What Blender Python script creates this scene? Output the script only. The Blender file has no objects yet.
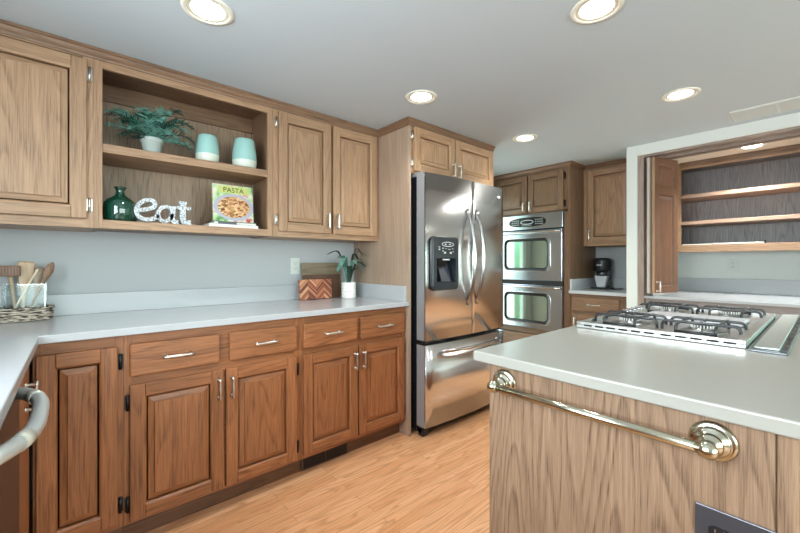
import bpy, bmesh, math, random
from mathutils import Vector, Matrix
random.seed(7)
R = math.radians
sc = bpy.context.scene
COL = sc.collection

# ---------------------------------------------------------------- camera
cam_d = bpy.data.cameras.new('camera'); cam = bpy.data.objects.new('camera', cam_d); COL.objects.link(cam)
cam.location = (0, 0, 1.18); cam.rotation_euler = (R(90), 0, R(49 - 90))
cam_d.sensor_width = 36; cam_d.lens = 373 / 800 * 36; cam_d.shift_y = -4.0 / 800; cam_d.clip_start = .02
sc.camera = cam
# ---------------------------------------------------------------- world, lights, exposure
sc.view_settings.view_transform = 'Standard'; sc.view_settings.look = 'None'
sc.view_settings.gamma = 1; sc.view_settings.use_curve_mapping = False
sc.view_settings.exposure = 0.42
w = bpy.data.worlds.new('daylight'); sc.world = w; w.use_nodes = True
nt = w.node_tree; nt.nodes.clear()
wo = nt.nodes.new('ShaderNodeOutputWorld'); wb = nt.nodes.new('ShaderNodeBackground')
tc = nt.nodes.new('ShaderNodeTexCoord'); sx = nt.nodes.new('ShaderNodeSeparateXYZ'); wr = nt.nodes.new('ShaderNodeValToRGB')
wn = nt.nodes.new('ShaderNodeTexNoise'); wn.inputs['Scale'].default_value = 9; wm = nt.nodes.new('ShaderNodeMath'); wm.operation = 'MULTIPLY_ADD'
wm.inputs[1].default_value = .25
nt.links.new(tc.outputs['Generated'], sx.inputs[0]); nt.links.new(tc.outputs['Generated'], wn.inputs['Vector'])
nt.links.new(wn.outputs['Fac'], wm.inputs[0]); nt.links.new(sx.outputs['Z'], wm.inputs[2]); nt.links.new(wm.outputs[0], wr.inputs[0])
els = wr.color_ramp.elements
els[0].position = .02; els[0].color = (.14, .24, .14, 1)
els[1].position = .42; els[1].color = (.80, .92, 1.0, 1)
e_ = els.new(.15); e_.color = (.22, .48, .30, 1)
e_ = els.new(.27); e_.color = (.40, .85, .66, 1)
nt.links.new(wr.outputs[0], wb.inputs['Color']); wb.inputs['Strength'].default_value = 3.2
nt.links.new(wb.outputs[0], wo.inputs[0])

def area_light(name, loc, rot, sx_, sy_, energy, color):
    l = bpy.data.lights.new(name, 'AREA'); l.shape = 'RECTANGLE'; l.size = sx_; l.size_y = sy_; l.energy = energy; l.color = color
    o = bpy.data.objects.new(name, l); COL.objects.link(o); o.location = loc; o.rotation_euler = rot
    return o
# daylight coming in through the wide rear windows, the window over the sink and the garden door
area_light('daylight_rear', (1.1, -3.02, 1.25), (R(90), 0, 0), 3.6, 1.5, 100, (.90, .93, 1.0))
area_light('daylight_sink', (-.84, .55, 1.5), (R(90), 0, R(-90)), 1.5, .9, 62, (.90, .93, 1.0))
area_light('daylight_door', (3.12, 2.68, 1.1), (R(-90), 0, 0), .6, 1.7, 10, (.94, .97, 1.0))

try:
    sc.cycles.max_bounces = 8; sc.cycles.diffuse_bounces = 5; sc.cycles.glossy_bounces = 4
    sc.cycles.transmission_bounces = 8; sc.cycles.transparent_max_bounces = 8
    sc.cycles.sample_clamp_indirect = 6; sc.cycles.caustics_reflective = False; sc.cycles.caustics_refractive = False
    sc.cycles.use_denoising = True
except Exception: pass

# ---------------------------------------------------------------- materials
class NT:
    def __init__(s, name):
        s.m = bpy.data.materials.new(name); s.m.use_nodes = True; s.t = s.m.node_tree; s.t.nodes.clear()
        s.out = s.t.nodes.new('ShaderNodeOutputMaterial')
    def n(s, typ, ins=None, **props):
        nd = s.t.nodes.new('ShaderNode' + typ)
        for k, v in props.items(): setattr(nd, k, v)
        for k, v in (ins or {}).items():
            if isinstance(v, bpy.types.NodeSocket): s.t.links.new(v, nd.inputs[k])
            else: nd.inputs[k].default_value = v
        return nd
    def math(s, op, a, b=0.0, c=0.0):
        return s.n('Math', {0: a, 1: b, 2: c}, operation=op).outputs[0]
    def mix(s, f, a, b, mode='MIX'):
        nd = s.n('Mix', {0: f, 6: a, 7: b}, data_type='RGBA', blend_type=mode)
        return nd.outputs[2]
    def ramp(s, f, stops):
        nd = s.n('ValToRGB', {0: f}); e = nd.color_ramp.elements
        for i, (p, c) in enumerate(stops):
            c = tuple(c) + (1,) if len(c) == 3 else c
            if i < 2: e[i].position = p; e[i].color = c
            else: x = e.new(p); x.color = c
        return nd.outputs[0]
    def bsdf(s, **ins):
        b = s.n('BsdfPrincipled', {k.replace('_', ' '): v for k, v in ins.items()})
        s.t.links.new(b.outputs[0], s.out.inputs[0]); return b
def rgb(r, g, b):   # sRGB 0-255 -> linear
    f = lambda c: (c / 255 / 12.92) if c <= 10.3 else ((c / 255 + .055) / 1.055) ** 2.4
    return (f(r), f(g), f(b), 1)
def plain(name, col, rough=.5, metal=0.0, spec=.5, noise=0.0, nscale=40):
    t = NT(name)
    c = rgb(*col)
    if noise:
        nz = t.n('TexNoise', {'Scale': nscale, 'Detail': 3.0, 'Vector': t.n('TexCoord').outputs['Object']}).outputs['Fac']
        c = t.mix(t.ramp(nz, [(.3, (0, 0, 0)), (.7, (1, 1, 1))]), c, tuple(x * (1 - noise) for x in c[:3]) + (1,))
    else:
        nz = t.n('TexNoise', {'Scale': nscale, 'Vector': t.n('TexCoord').outputs['Object']}).outputs['Fac']
        c = t.mix(nz, c, tuple(x * .97 for x in c[:3]) + (1,))
    t.bsdf(Base_Color=c, Roughness=rough, Metallic=metal, Specular_IOR_Level=spec)
    return t.m

def oak(name, light, dark, axis='Z', rough=.42, fig=1.0, rings=9.0, pore=.74, fs=270.0, rc=.45):
    """grain runs along AXIS; contour rings of stretched noise give the cathedral figure"""
    t = NT(name)
    tcn = t.n('TexCoord'); oi = t.n('ObjectInfo')
    off = t.n('CombineXYZ', {0: t.math('MULTIPLY', oi.outputs['Random'], 13.7), 1: t.math('MULTIPLY', oi.outputs['Random'], 7.1), 2: t.math('MULTIPLY', oi.outputs['Random'], 23.3)})
    v = t.n('VectorMath', {0: tcn.outputs['Object'], 1: off.outputs[0]}, operation='ADD').outputs[0]
    def st(along, across):
        s_ = [across] * 3; s_['XYZ'.index(axis)] = along
        return t.n('Mapping', {'Vector': v, 'Scale': tuple(s_)}).outputs[0]
    big = t.n('TexNoise', {'Vector': st(.55, 6.0), 'Scale': fig, 'Detail': 2.0, 'Roughness': .4, 'Distortion': .08}).outputs['Fac']
    ring = t.math('FRACT', t.math('MULTIPLY', big, rings * 2))
    ringc = t.ramp(ring, [(0.0, (rc,) * 3), (.4, (.9,) * 3), (.85, (1,) * 3), (1.0, (rc,) * 3)])
    fine = t.n('TexNoise', {'Vector': st(fs / 36, fs), 'Scale': 1.0, 'Detail': 2.0, 'Roughness': .6}).outputs['Fac']
    finec = t.ramp(fine, [(.36, (0,) * 3), (.58, (1,) * 3)])
    med = t.n('TexNoise', {'Vector': st(1.0, fs / 4.5), 'Scale': 1.0, 'Detail': 3.0}).outputs['Fac']
    L = rgb(*light); D = rgb(*dark)
    M = tuple((a + b) / 2 for a, b in zip(L, D))
    c1 = t.mix(ringc, M, L)
    c2 = t.mix(t.ramp(med, [(.35, (.0,) * 3), (.7, (1,) * 3)]), c1, tuple(a * .74 + b * .26 for a, b in zip(L, D)))
    pf = t.math('MULTIPLY', t.math('SUBTRACT', 1.0, finec), t.math('MULTIPLY_ADD', t.math('SUBTRACT', 1.0, ringc), .55, .30))
    c3 = t.mix(t.math('MULTIPLY', pf, pore * 1.45), c2, D)
    rr = t.math('MULTIPLY_ADD', oi.outputs['Random'], .14, .90)
    c4 = t.mix(1.0, c3, t.n('CombineColor', {0: rr, 1: rr, 2: rr}).outputs[0], 'MULTIPLY')
    bmp = t.n('Bump', {'Height': fine, 'Strength': .12, 'Distance': .001})
    t.bsdf(Base_Color=c4, Roughness=rough, Normal=bmp.outputs[0])
    return t.m
def oakset(key, light, dark, **k):
    return {a: oak(f'{key}_oak_{a.lower()}', light, dark, a, **k) for a in 'XYZ'}
UP = oakset('honey', (180, 146, 114), (90, 62, 40), pore=.62)
LO = oakset('bounce_warmed', (172, 112, 70), (62, 32, 16))  # same oak as the uppers; warm floor bounce painted into the colour
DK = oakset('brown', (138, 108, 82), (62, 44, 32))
GR = oakset('smoky', (160, 156, 156), (74, 72, 76), rings=12)
IS = oakset('light_greyed', (156, 130, 105), (66, 44, 28), rings=10, pore=.58, fs=520.0, rc=.1, fig=1.2)  # same oak again, the greyer light on the island put into its colour
DOORW = oakset('folding', (122, 86, 62), (58, 38, 28))

def steel(name, col=(186, 188, 190), rough=.2, axis='X', aniso=.0):
    t = NT(name); s_ = [900.0] * 3; s_['XYZ'.index(axis)] = 6.0
    v = t.n('Mapping', {'Vector': t.n('TexCoord').outputs['Object'], 'Scale': tuple(s_)}).outputs[0]
    nz = t.n('TexNoise', {'Vector': v, 'Scale': 1.0, 'Detail': 1.0}).outputs['Fac']
    c = t.mix(nz, rgb(*col), tuple(x * .86 for x in rgb(*col)[:3]) + (1,))
    t.bsdf(Base_Color=c, Metallic=1.0, Roughness=t.math('MULTIPLY_ADD', nz, .08, rough))
    return t.m
STEEL = steel('brushed_steel', (226, 226, 224), .17, 'Z')
STEELH = steel('polished_handle_steel', (205, 205, 205), .16)
NICKEL = steel('satin_nickel', (214, 210, 202), .25)
BRASS = steel('brass', (204, 200, 180), .17)
PEWTER = steel('dark_pewter', (62, 60, 60), .35)
BLACKM = plain('black_enamel', (22, 24, 27), .25)
BLACKP = plain('black_plastic', (26, 28, 32), .4)
SLATE = plain('slate_metal_plate', (82, 84, 90), .3, metal=.5)
WHITEP = plain('white_plastic', (226, 228, 222), .4)
CREAMP = plain('pale_outlet_plastic', (206, 214, 208), .45)
DARKHOLE = plain('dark_slot', (12, 12, 12), .6)
GRATE = plain('cast_grey_grate', (62, 64, 66), .3, metal=.55)
CERAM = plain('white_ceramic', (232, 233, 228), .25)
POTGREY = plain('pale_green_grey_pot', (176, 190, 186), .6)

def paint(name, col, rough=.7, bump=.03):
    t = NT(name); v = t.n('TexCoord').outputs['Object']
    nz = t.n('TexNoise', {'Vector': v, 'Scale': 160.0, 'Detail': 4.0}).outputs['Fac']
    big = t.n('TexNoise', {'Vector': v, 'Scale': 1.5}).outputs['Fac']
    c = t.mix(big, rgb(*col), tuple(x * .95 for x in rgb(*col)[:3]) + (1,))
    t.bsdf(Base_Color=c, Roughness=rough, Normal=t.n('Bump', {'Height': nz, 'Strength': bump, 'Distance': .002}).outputs[0])
    return t.m
WALLM = paint('cool_white_wall', (180, 184, 186))
CEILM = paint('pale_grey_ceiling', (190, 203, 210))
PARTM = paint('soft_white_partition', (216, 223, 219))

def quartz(name, col, rough=.18):
    t = NT(name); v = t.n('TexCoord').outputs['Object']
    nz = t.n('TexNoise', {'Vector': v, 'Scale': 1.7, 'Detail': 5.0, 'Roughness': .55, 'Distortion': .8}).outputs['Fac']
    vein = t.ramp(t.math('ABSOLUTE', t.math('SUBTRACT', nz, .5)), [(0.0, (.75,) * 3), (.006, (0,) * 3)])
    gate = t.ramp(t.n('TexNoise', {'Vector': v, 'Scale': 3.1}).outputs['Fac'], [(.52, (0,) * 3), (.62, (1,) * 3)])
    c = t.mix(t.math('MULTIPLY', t.math('MULTIPLY', vein, gate), .55), rgb(*col), rgb(176, 170, 160))
    t.bsdf(Base_Color=c, Roughness=rough, Specular_IOR_Level=.5)
    return t.m
QUARTZ = quartz('white_quartz', (178, 182, 185))
QUARTZI = quartz('warm_white_quartz', (163, 164, 156), .2)

def floor_mat():
    t = NT('oak_strip_floor'); v = t.n('TexCoord').outputs['Object']
    br = t.n('TexBrick', {'Vector': v, 'Color1': (0, 0, 0, 1), 'Color2': (1, 1, 1, 1), 'Mortar': (.5, .5, .5, 1), 'Scale': 1.0, 'Mortar Size': .0007,
                          'Mortar Smooth': .1, 'Bias': 0.0, 'Brick Width': .83, 'Row Height': .0572}, offset=.37, offset_frequency=2, squash=1.0)
    rnd = br.outputs['Color']
    sep = t.n('SeparateXYZ', {0: v})
    row = t.math('FLOOR', t.math('DIVIDE', sep.outputs['Y'], .0572))
    vv = t.n('CombineXYZ', {0: t.math('MULTIPLY_ADD', sep.outputs['X'], .9, t.math('MULTIPLY', rnd, 9.0)), 1: t.math('MULTIPLY', sep.outputs['Y'], 9.0), 2: t.math('MULTIPLY', row, 3.71)}).outputs[0]
    big = t.n('TexNoise', {'Vector': vv, 'Scale': 1.3, 'Detail': 1.5, 'Roughness': .4, 'Distortion': .2}).outputs['Fac']
    ring = t.ramp(t.math('FRACT', t.math('MULTIPLY', big, 12.0)), [(0.0, (.15,) * 3), (.35, (.85,) * 3), (.85, (1,) * 3), (1.0, (.15,) * 3)])
    fine = t.n('TexNoise', {'Vector': t.n('Mapping', {'Vector': v, 'Scale': (9.0, 300.0, 1.0)}).outputs[0], 'Scale': 1.0, 'Detail': 2.0}).outputs['Fac']
    base = t.mix(rnd, rgb(240, 190, 144), rgb(226, 166, 118))
    c = t.mix(ring, tuple(x for x in rgb(200, 144, 98)), base)
    c = t.mix(t.math('MULTIPLY', t.ramp(fine, [(.36, (1,) * 3), (.52, (0,) * 3)]), .35), c, rgb(188, 128, 84))
    c = t.mix(br.outputs['Fac'], c, rgb(150, 100, 62))
    t.bsdf(Base_Color=c, Roughness=.33)
    return t.m
FLOORM = floor_mat()

def glassy(name, tint, alpha=.75, rough=.05):
    t = NT(name)
    tr = t.n('BsdfTransparent', {0: tint + (1,)}); gl = t.n('BsdfGlossy', {'Roughness': rough})
    lw = t.n('LayerWeight', {'Blend': .25})
    f = t.math('MULTIPLY_ADD', lw.outputs['Fresnel'], .35, 1 - alpha)
    mx = t.n('MixShader', {0: f, 1: tr.outputs[0], 2: gl.outputs[0]}); t.t.links.new(mx.outputs[0], t.out.inputs[0])
    return t.m
PANE = glassy('window_pane', (.99, 1, .995), .985)
ACRYL = glassy('clear_acrylic', (.93, .97, .96), .96)
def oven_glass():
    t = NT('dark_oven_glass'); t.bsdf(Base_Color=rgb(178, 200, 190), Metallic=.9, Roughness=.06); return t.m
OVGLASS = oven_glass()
def green_glass():
    t = NT('emerald_glass'); t.bsdf(Base_Color=rgb(10, 74, 56), Roughness=.06, Transmission_Weight=.35, IOR=1.5, Coat_Weight=1.0); return t.m
GREENG = green_glass()
def emis(name, col, st):
    t = NT(name); e = t.n('Emission', {0: col + (1,), 1: st}); t.t.links.new(e.outputs[0], t.out.inputs[0]); return t.m
LAMP = emis('lit_lamp', (1.0, .98, .90), 9.0)

# ---------------------------------------------------------------- geometry helpers
FRAMES = {
    'W': lambda x, y, z: (x, y, z),
}
def face_left(y0): return lambda u, w_, z: (u, y0 - w_, z)       # faces -y (towards the room)
def face_far(x0): return lambda u, w_, z: (x0 - w_, u, z)        # faces -x
def face_sink(x0): return lambda u, w_, z: (x0 + w_, u, z)       # faces +x
ORIG = {}
class MB:
    def __init__(s, F=None): s.bm = bmesh.new(); s.F = F or FRAMES['W']; s.mats = []; s.mi = 0
    def mat(s, m):
        if m not in s.mats: s.mats.append(m)
        s.mi = s.mats.index(m); return s
    def v(s, p): return s.bm.verts.new(s.F(*p))
    def f(s, vs, smooth=False):
        try: fc = s.bm.faces.new(vs)
        except ValueError: return
        fc.material_index = s.mi; fc.smooth = smooth
    def box(s, a0, a1, b0, b1, c0, c1):
        p = [s.v((a, b, c)) for a in (a0, a1) for b in (b0, b1) for c in (c0, c1)]
        for q in ((0, 1, 3, 2), (4, 6, 7, 5), (0, 4, 5, 1), (2, 3, 7, 6), (0, 2, 6, 4), (1, 5, 7, 3)): s.f([p[i] for i in q])
        return s
    def loft(s, rings, closed=True, caps=True, smooth=True):
        rv = [[s.v(p) for p in r] for r in rings]; n = len(rv[0])
        for a, b in zip(rv, rv[1:]):
            for i in range(n if closed else n - 1): s.f([a[i], a[(i + 1) % n], b[(i + 1) % n], b[i]], smooth)
        if caps and closed: s.f(rv[0][::-1]); s.f(rv[-1])
        return s
    def lathe(s, c, prof, n=28, axis='Z', caps=True, smooth=True):
        rings = []
        for r, h in prof:
            ring = []
            for i in range(n):
                a = 2 * math.pi * i / n; x, y = r * math.cos(a), r * math.sin(a)
                ring.append({'Z': (c[0] + x, c[1] + y, c[2] + h), 'Y': (c[0] + x, c[1] + h, c[2] + y), 'X': (c[0] + h, c[1] + x, c[2] + y)}[axis])
            rings.append(ring)
        return s.loft(rings, True, caps, smooth)
    def tube(s, pts, r, n=10, caps=True, flat=1.0):
        pts = [Vector(p) for p in pts]; rings = []; rs = r if isinstance(r, (list, tuple)) else [r] * len(pts)
        up = None
        for i, p in enumerate(pts):
            d = (pts[min(i + 1, len(pts) - 1)] - pts[max(i - 1, 0)]).normalized()
            if up is None:
                up = Vector((0, 0, 1)) if abs(d.z) < .9 else Vector((1, 0, 0))
            a = (up - d * up.dot(d)).normalized(); b = d.cross(a); up = a
            rings.append([tuple(p + (a * math.cos(t) * flat + b * math.sin(t)) * rs[i]) for t in (2 * math.pi * k / n for k in range(n))])
        return s.loft(rings, True, caps)
    def prism(s, poly, axis, a0, a1, smooth=False):
        def P(q, a): return {'X': (a, q[0], q[1]), 'Y': (q[0], a, q[1]), 'Z': (q[0], q[1], a)}[axis]
        return s.loft([[P(q, a0) for q in poly], [P(q, a1) for q in poly]], True, True, smooth)
    def build(s, name, m=None, parent=None, bevel=0.0, seg=2, rot=None):
        """link as ONE mesh object. rot=(pivot, Matrix) turns the verts first."""
        if m is not None: s.mats = s.mats or []
        if m is not None and not s.mats: s.mats = [m]
        bmesh.ops.recalc_face_normals(s.bm, faces=s.bm.faces[:])
        if rot:
            pv, mt = Vector(rot[0]), rot[1]
            for v in s.bm.verts: v.co = mt @ (v.co - pv) + pv
        if parent is not None: o0 = ORIG[parent.name]
        else:
            xs = [v.co for v in s.bm.verts]
            o0 = Vector(((min(c.x for c in xs) + max(c.x for c in xs)) / 2, (min(c.y for c in xs) + max(c.y for c in xs)) / 2, min(c.z for c in xs)))
        for v in s.bm.verts: v.co -= o0
        me = bpy.data.meshes.new(name); s.bm.to_mesh(me); s.bm.free()
        for mm in s.mats: me.materials.append(mm)
        o = bpy.data.objects.new(name, me); COL.objects.link(o)
        if parent is not None: o.parent = parent
        else: o.location = o0
        ORIG[o.name] = o0.copy()
        if bevel:
            b = o.modifiers.new('bevel', 'BEVEL'); b.width = bevel; b.segments = seg; b.limit_method = 'ANGLE'; b.angle_limit = R(40)
        return o
def tag(o, label, cat, group=None):
    o['label'] = label; o['category'] = cat
    if group: o['group'] = group
    return o
def thing(name, label, cat, loc, group=None):
    o = bpy.data.objects.new(name, None); COL.objects.link(o); o.location = loc; o.empty_display_size = .05
    ORIG[o.name] = Vector(loc); return tag(o, label, cat, group)
def struct(name, mb, m, parent=None, bevel=0.0):
    o = mb.build(name, m, parent, bevel)
    if parent is None: o['kind'] = 'structure'
    return o
def bx(name, m, parent, a0, a1, b0, b1, c0, c1, bevel=0.0, F=None):
    mb = MB(F); mb.box(a0, a1, b0, b1, c0, c1); return mb.build(name, m, parent, bevel)

# a bar pull: two posts and a slightly swelling bar. along = 'z' or 'u'
def pull(parent, F, u, z, w0, along='z', L=.105, m=None):
    mb = MB(F); h = L / 2; wo_ = w0 + .028
    def P(a, w_): return (u, w_, z + a) if along == 'z' else (u + a, w_, z)
    k = 9
    pts = [P(-h + L * i / (k - 1), wo_) for i in range(k)]
    rs = [.0056, .0066, .0054, .0070, .0076, .0070, .0054, .0066, .0056]
    mb.tube(pts, rs, 10)
    for a in (-h * .8, h * .8): mb.tube([P(a, w0), P(a, w0 + .003), P(a, w0 + .006), P(a, wo_)], [.0085, .0085, .005, .005], 10)
    return mb.build('handle', m or NICKEL, parent)
def hinge(parent, F, u, z, w0, m=None):
    mb = MB(F)
    mb.box(u - .010, u + .010, w0, w0 + .004, z - .028, z + .028)
    mb.tube([(u, w0 + .007, z - .032), (u, w0 + .007, z + .032)], .006, 8)
    return mb.build('hinge', m or PEWTER, parent)
def door(parent, F, u0, u1, z0, z1, W, name='door', handle=None, hinges=(), th=.02, st=.053, hw='X', slope=.023, hm=None):
    """frame-and-raised-panel door; W = wood set; hw = the world axis the rails run along"""
    mb = MB(F); V, H = W['Z'], W[hw]
    mb.mat(V).box(u0, u0 + st, 0, th, z0, z1).box(u1 - st, u1, 0, th, z0, z1)
    mb.mat(H).box(u0 + st, u1 - st, 0, th, z0, z0 + st).box(u0 + st, u1 - st, 0, th, z1 - st, z1)
    o = mb.build(name, None, parent, .0035, 2)
    pb = MB(F)
    e = st - .001
    ins = [(e, th - .001), (e + .003, th - .002), (e + .006, th - .006), (e + .007, th - .0165), (e + .0115, th - .0165), (e + .0122, th - .013), (e + .0105 + slope, th - .0080), (e + .0114 + slope, th - .0022), (e + .0135 + slope, th - .0012)]
    rings = [[(u0 + i, w_, z0 + i), (u1 - i, w_, z0 + i), (u1 - i, w_, z1 - i), (u0 + i, w_, z1 - i)] for i, w_ in ins]
    rv = [[pb.v(p) for p in r] for r in rings]
    for a, b in zip(rv, rv[1:]):
        for k in range(4):
            pb.mat(H if k % 2 == 0 else V); pb.f([a[k], a[(k + 1) % 4], b[(k + 1) % 4], b[k]])
    pb.mat(V); pb.f(rv[-1])
    i0 = e; pb.box(u0 + i0, u1 - i0, .0005, .0035, z0 + i0, z1 - i0)
    pb.build('raised_panel', None, o)
    if handle: pull(o, F, handle[0], handle[1], th, handle[2] if len(handle) > 2 else 'z')
    for (hu, hz) in hinges: hinge(o, F, hu, hz, .001, hm)
    return o
def drawer(parent, F, u0, u1, z0, z1, m, th=.02, handle=True):
    mb = MB(F); mb.box(u0, u1, 0, th, z0, z1); o = mb.build('drawer', m, parent, .006, 3)
    if handle: pull(o, F, (u0 + u1) / 2, (z0 + z1) / 2, th, 'u', .115)
    return o

# ================================================================ ROOM
CEIL = 2.155
fl = MB(); fl.box(-1.0, 4.8, -3.2, 2.7, -.05, 0); struct('floor', fl, FLOORM)
cl = MB(); cl.box(-1.0, 4.8, -3.4, 2.7, CEIL, CEIL + .08); struct('ceiling', cl, CEILM)
# left wall with the garden door opening (x 2.78-3.48)
mb = MB(); mb.box(-1.0, 2.76, 2.53, 2.63, 0, CEIL).box(3.50, 4.8, 2.53, 2.63, 0, CEIL).box(2.76, 3.50, 2.53, 2.63, 2.04, CEIL).box(2.76, 3.50, 2.53, 2.63, 0, .02)
struct('wall_left', mb, WALLM)
mb = MB(); mb.box(2.76, 2.83, 2.545, 2.59, .02, 2.04).box(3.43, 3.50, 2.545, 2.59, .02, 2.04).box(2.83, 3.43, 2.545, 2.59, .02, .20).box(2.83, 3.43, 2.545, 2.59, 1.95, 2.04)
gd = mb.build('door_1', WHITEP, None, .003); gd['kind'] = 'structure'
bx('pane', PANE, gd, 2.83, 3.43, 2.565, 2.571, .20, 1.95)
# sink wall
mb = MB(); mb.box(-.86, -.76, -3.4, -.20, 0, CEIL).box(-.86, -.76, 1.30, 2.53, 0, CEIL).box(-.86, -.76, -.20, 1.30, 0, 1.05).box(-.86, -.76, -.20, 1.30, 1.95, CEIL)
struct('wall_sink', mb, WALLM)
mb = MB()
for q in ((-.20, -.15, 1.05, 1.95), (1.25, 1.30, 1.05, 1.95), (.53, .57, 1.05, 1.95), (-.15, 1.25, 1.05, 1.10), (-.15, 1.25, 1.90, 1.95)): mb.box(-.83, -.79, q[0], q[1], q[2], q[3])
wf = mb.build('window_1', WHITEP, None, .003); wf['kind'] = 'structure'
bx('pane', PANE, wf, -.812, -.807, -.15, 1.25, 1.10, 1.90)
# rear wall with wide windows
mb = MB(); mb.box(-.76, -.70, -3.1, -3.0, 0, CEIL).box(2.9, 4.8, -3.1, -3.0, 0, CEIL).box(-.70, 2.9, -3.1, -3.0, 0, .5).box(-.70, 2.9, -3.1, -3.0, 2.0, CEIL)
struct('wall_rear', mb, WALLM)
mb = MB()
for a in (-.70, .17, 1.07, 1.97, 2.84): mb.box(a, a + .06, -3.0, -2.96, .5, 2.0)
mb.box(-.70, 2.9, -3.0, -2.96, .5, .56).box(-.70, 2.9, -3.0, -2.96, 1.94, 2.0)
wf = mb.build('window_2', WHITEP, None, .003); wf['kind'] = 'structure'
bx('pane', PANE, wf, -.64, 2.84, -2.985, -2.980, .56, 1.94)
# partition with the wide niche opening (y 1.05 down to -.75, up to z 2.068)
mb = MB(); mb.box(3.53, 3.63, 1.05, 1.13, 0, CEIL).box(3.53, 3.63, -.28, -.10, 0, CEIL).box(3.53, 3.63, -3.0, -1.25, 0, CEIL).box(3.53, 3.63, -1.25, -.28, 0, .9).box(3.53, 3.63, -1.25, -.28, 2.0, CEIL).box(3.53, 3.63, -.10, 1.05, 2.068, CEIL)
struct('wall_partition', mb, PARTM, bevel=.004)
mb = MB(); mb.box(3.63, 4.66, 1.05, 1.13, 0, CEIL); struct('wall_niche_side', mb, PARTM)
mb = MB(); mb.box(4.22, 4.32, 1.13, 2.53, 0, CEIL); struct('wall_alcove', mb, WALLM)
mb = MB()
for q in ((-1.25, -1.20, .9, 2.0), (-.33, -.28, .9, 2.0), (-.79, -.74, .9, 2.0), (-1.20, -.33, .9, .95), (-1.20, -.33, 1.95, 2.0)): mb.box(3.56, 3.60, *q)
wf = mb.build('window_3', WHITEP, None, .003); wf['kind'] = 'structure'
bx('pane', PANE, wf, 3.578, 3.583, -1.20, -.33, .95, 1.95)
mb = MB(); mb.box(3.63, 4.66, -.18, -.10, 0, CEIL).box(4.56, 4.66, -.10, 1.05, 0, CEIL); struct('wall_niche_back', mb, PARTM)
mb = MB(); mb.box(3.80, 4.56, -.10, 1.05, 2.09, 2.10); struct('ceiling_niche', mb, paint('cream_niche_ceiling', (236, 224, 206)))
mb = MB(); mb.box(3.63, 3.80, -.10, 1.05, 2.068, 2.10); struct('trim_header', mb, oak('grey_header', (158, 144, 134), (104, 90, 80), 'Y'))
# brown casing inside the opening
mb = MB(); mb.box(3.545, 3.80, 1.006, 1.05, .0, 2.068); struct('trim_jamb', mb, oak('taupe_jamb', (176, 160, 148), (112, 96, 84), 'Z'))
mb = MB(); mb.box(3.545, 3.60, -.10, 1.006, 2.050, 2.068).box(3.66, 3.69, -.10, 1.006, 2.040, 2.068).box(3.76, 3.80, -.10, 1.006, 2.050, 2.068)
struct('trim_track', mb, oak('taupe_header', (160, 146, 136), (100, 84, 74), 'Y'))

# crown mouldings
def crown(name, path, W, drop=.045, proj=.028):
    """path: list of (x, y) corners along cabinet fronts, profile swept with mitres; 'out' is to the right of travel"""
    prof = [(0, -drop), (.006, -drop), (.008, -drop + .008), (.016, -drop + .018), (.022, -.014), (proj, -.012), (proj, 0), (0, 0)]
    n = len(path); mb = MB(); rings = []
    for i, p in enumerate(path):
        p = Vector(p)
        d0 = (p - Vector(path[i - 1])).normalized() if i else None
        d1 = (Vector(path[i + 1]) - p).normalized() if i < n - 1 else None
        r = lambda d: Vector((d.y, -d.x))
        if d0 is None: nrm = r(d1)
        elif d1 is None: nrm = r(d0)
        else:
            nrm = (r(d0) + r(d1)).normalized(); nrm /= max(.3, nrm.dot(r(d0)))
        rings.append([(p.x + nrm.x * a, p.y + nrm.y * a, CEIL - .001 + h) for a, h in prof])
    mb.loft(rings, True, True, False)
    o = mb.build(name, W, None); o['kind'] = 'structure'; return o
crown('trim_crown_left', [(-.76, 2.20), (1.70, 2.20), (1.70, 1.866), (2.660, 1.866)], oak('crown_oak', (138, 108, 82), (70, 48, 34), 'X'))
crown('trim_crown_far', [(3.60, 2.53), (3.60, 1.64), (3.90, 1.64), (3.90, 1.135)], oak('crown_oak_far', (128, 98, 74), (66, 44, 30), 'Y'), .04)

# ================================================================ UPPER CABINETS, left wall
FU = face_left(2.20)
def carcass(parent, F, u0, u1, z0, z1, depth, W, hw, name='body'):
    """closed box with face frame, grain upright"""
    mb = MB(F); mb.mat(W['Z']).box(u0, u1, -depth, -.019, z0, z1); mb.box(u0, u0 + .035, -.019, 0, z0, z1).box(u1 - .035, u1, -.019, 0, z0, z1)
    mb.mat(W[hw]).box(u0 + .035, u1 - .035, -.019, 0, z0, z0 + .036).box(u0 + .035, u1 - .035, -.019, 0, z1 - .05, z1)
    mb.box(u0 + .035, u1 - .035, -.020, -.008, z0 + .036, z1 - .05)
    return mb.build(name, None, parent)
c = thing('wall_cabinet', 'oak wall cabinet with one raised-panel door, left of the open display shelves', 'cabinet', (-.35, 2.36, 1.338), 'upper cabinets on the left wall')
carcass(c, FU, -.755, .060, 1.338, CEIL - .002, .33, UP, 'X')
door(c, FU, -.36, .037, 1.378, 2.092, UP, hinges=[(.047, 1.44), (.047, 2.03)], hm=NICKEL)
door(c, FU, -.745, -.37, 1.378, 2.092, UP)

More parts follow.
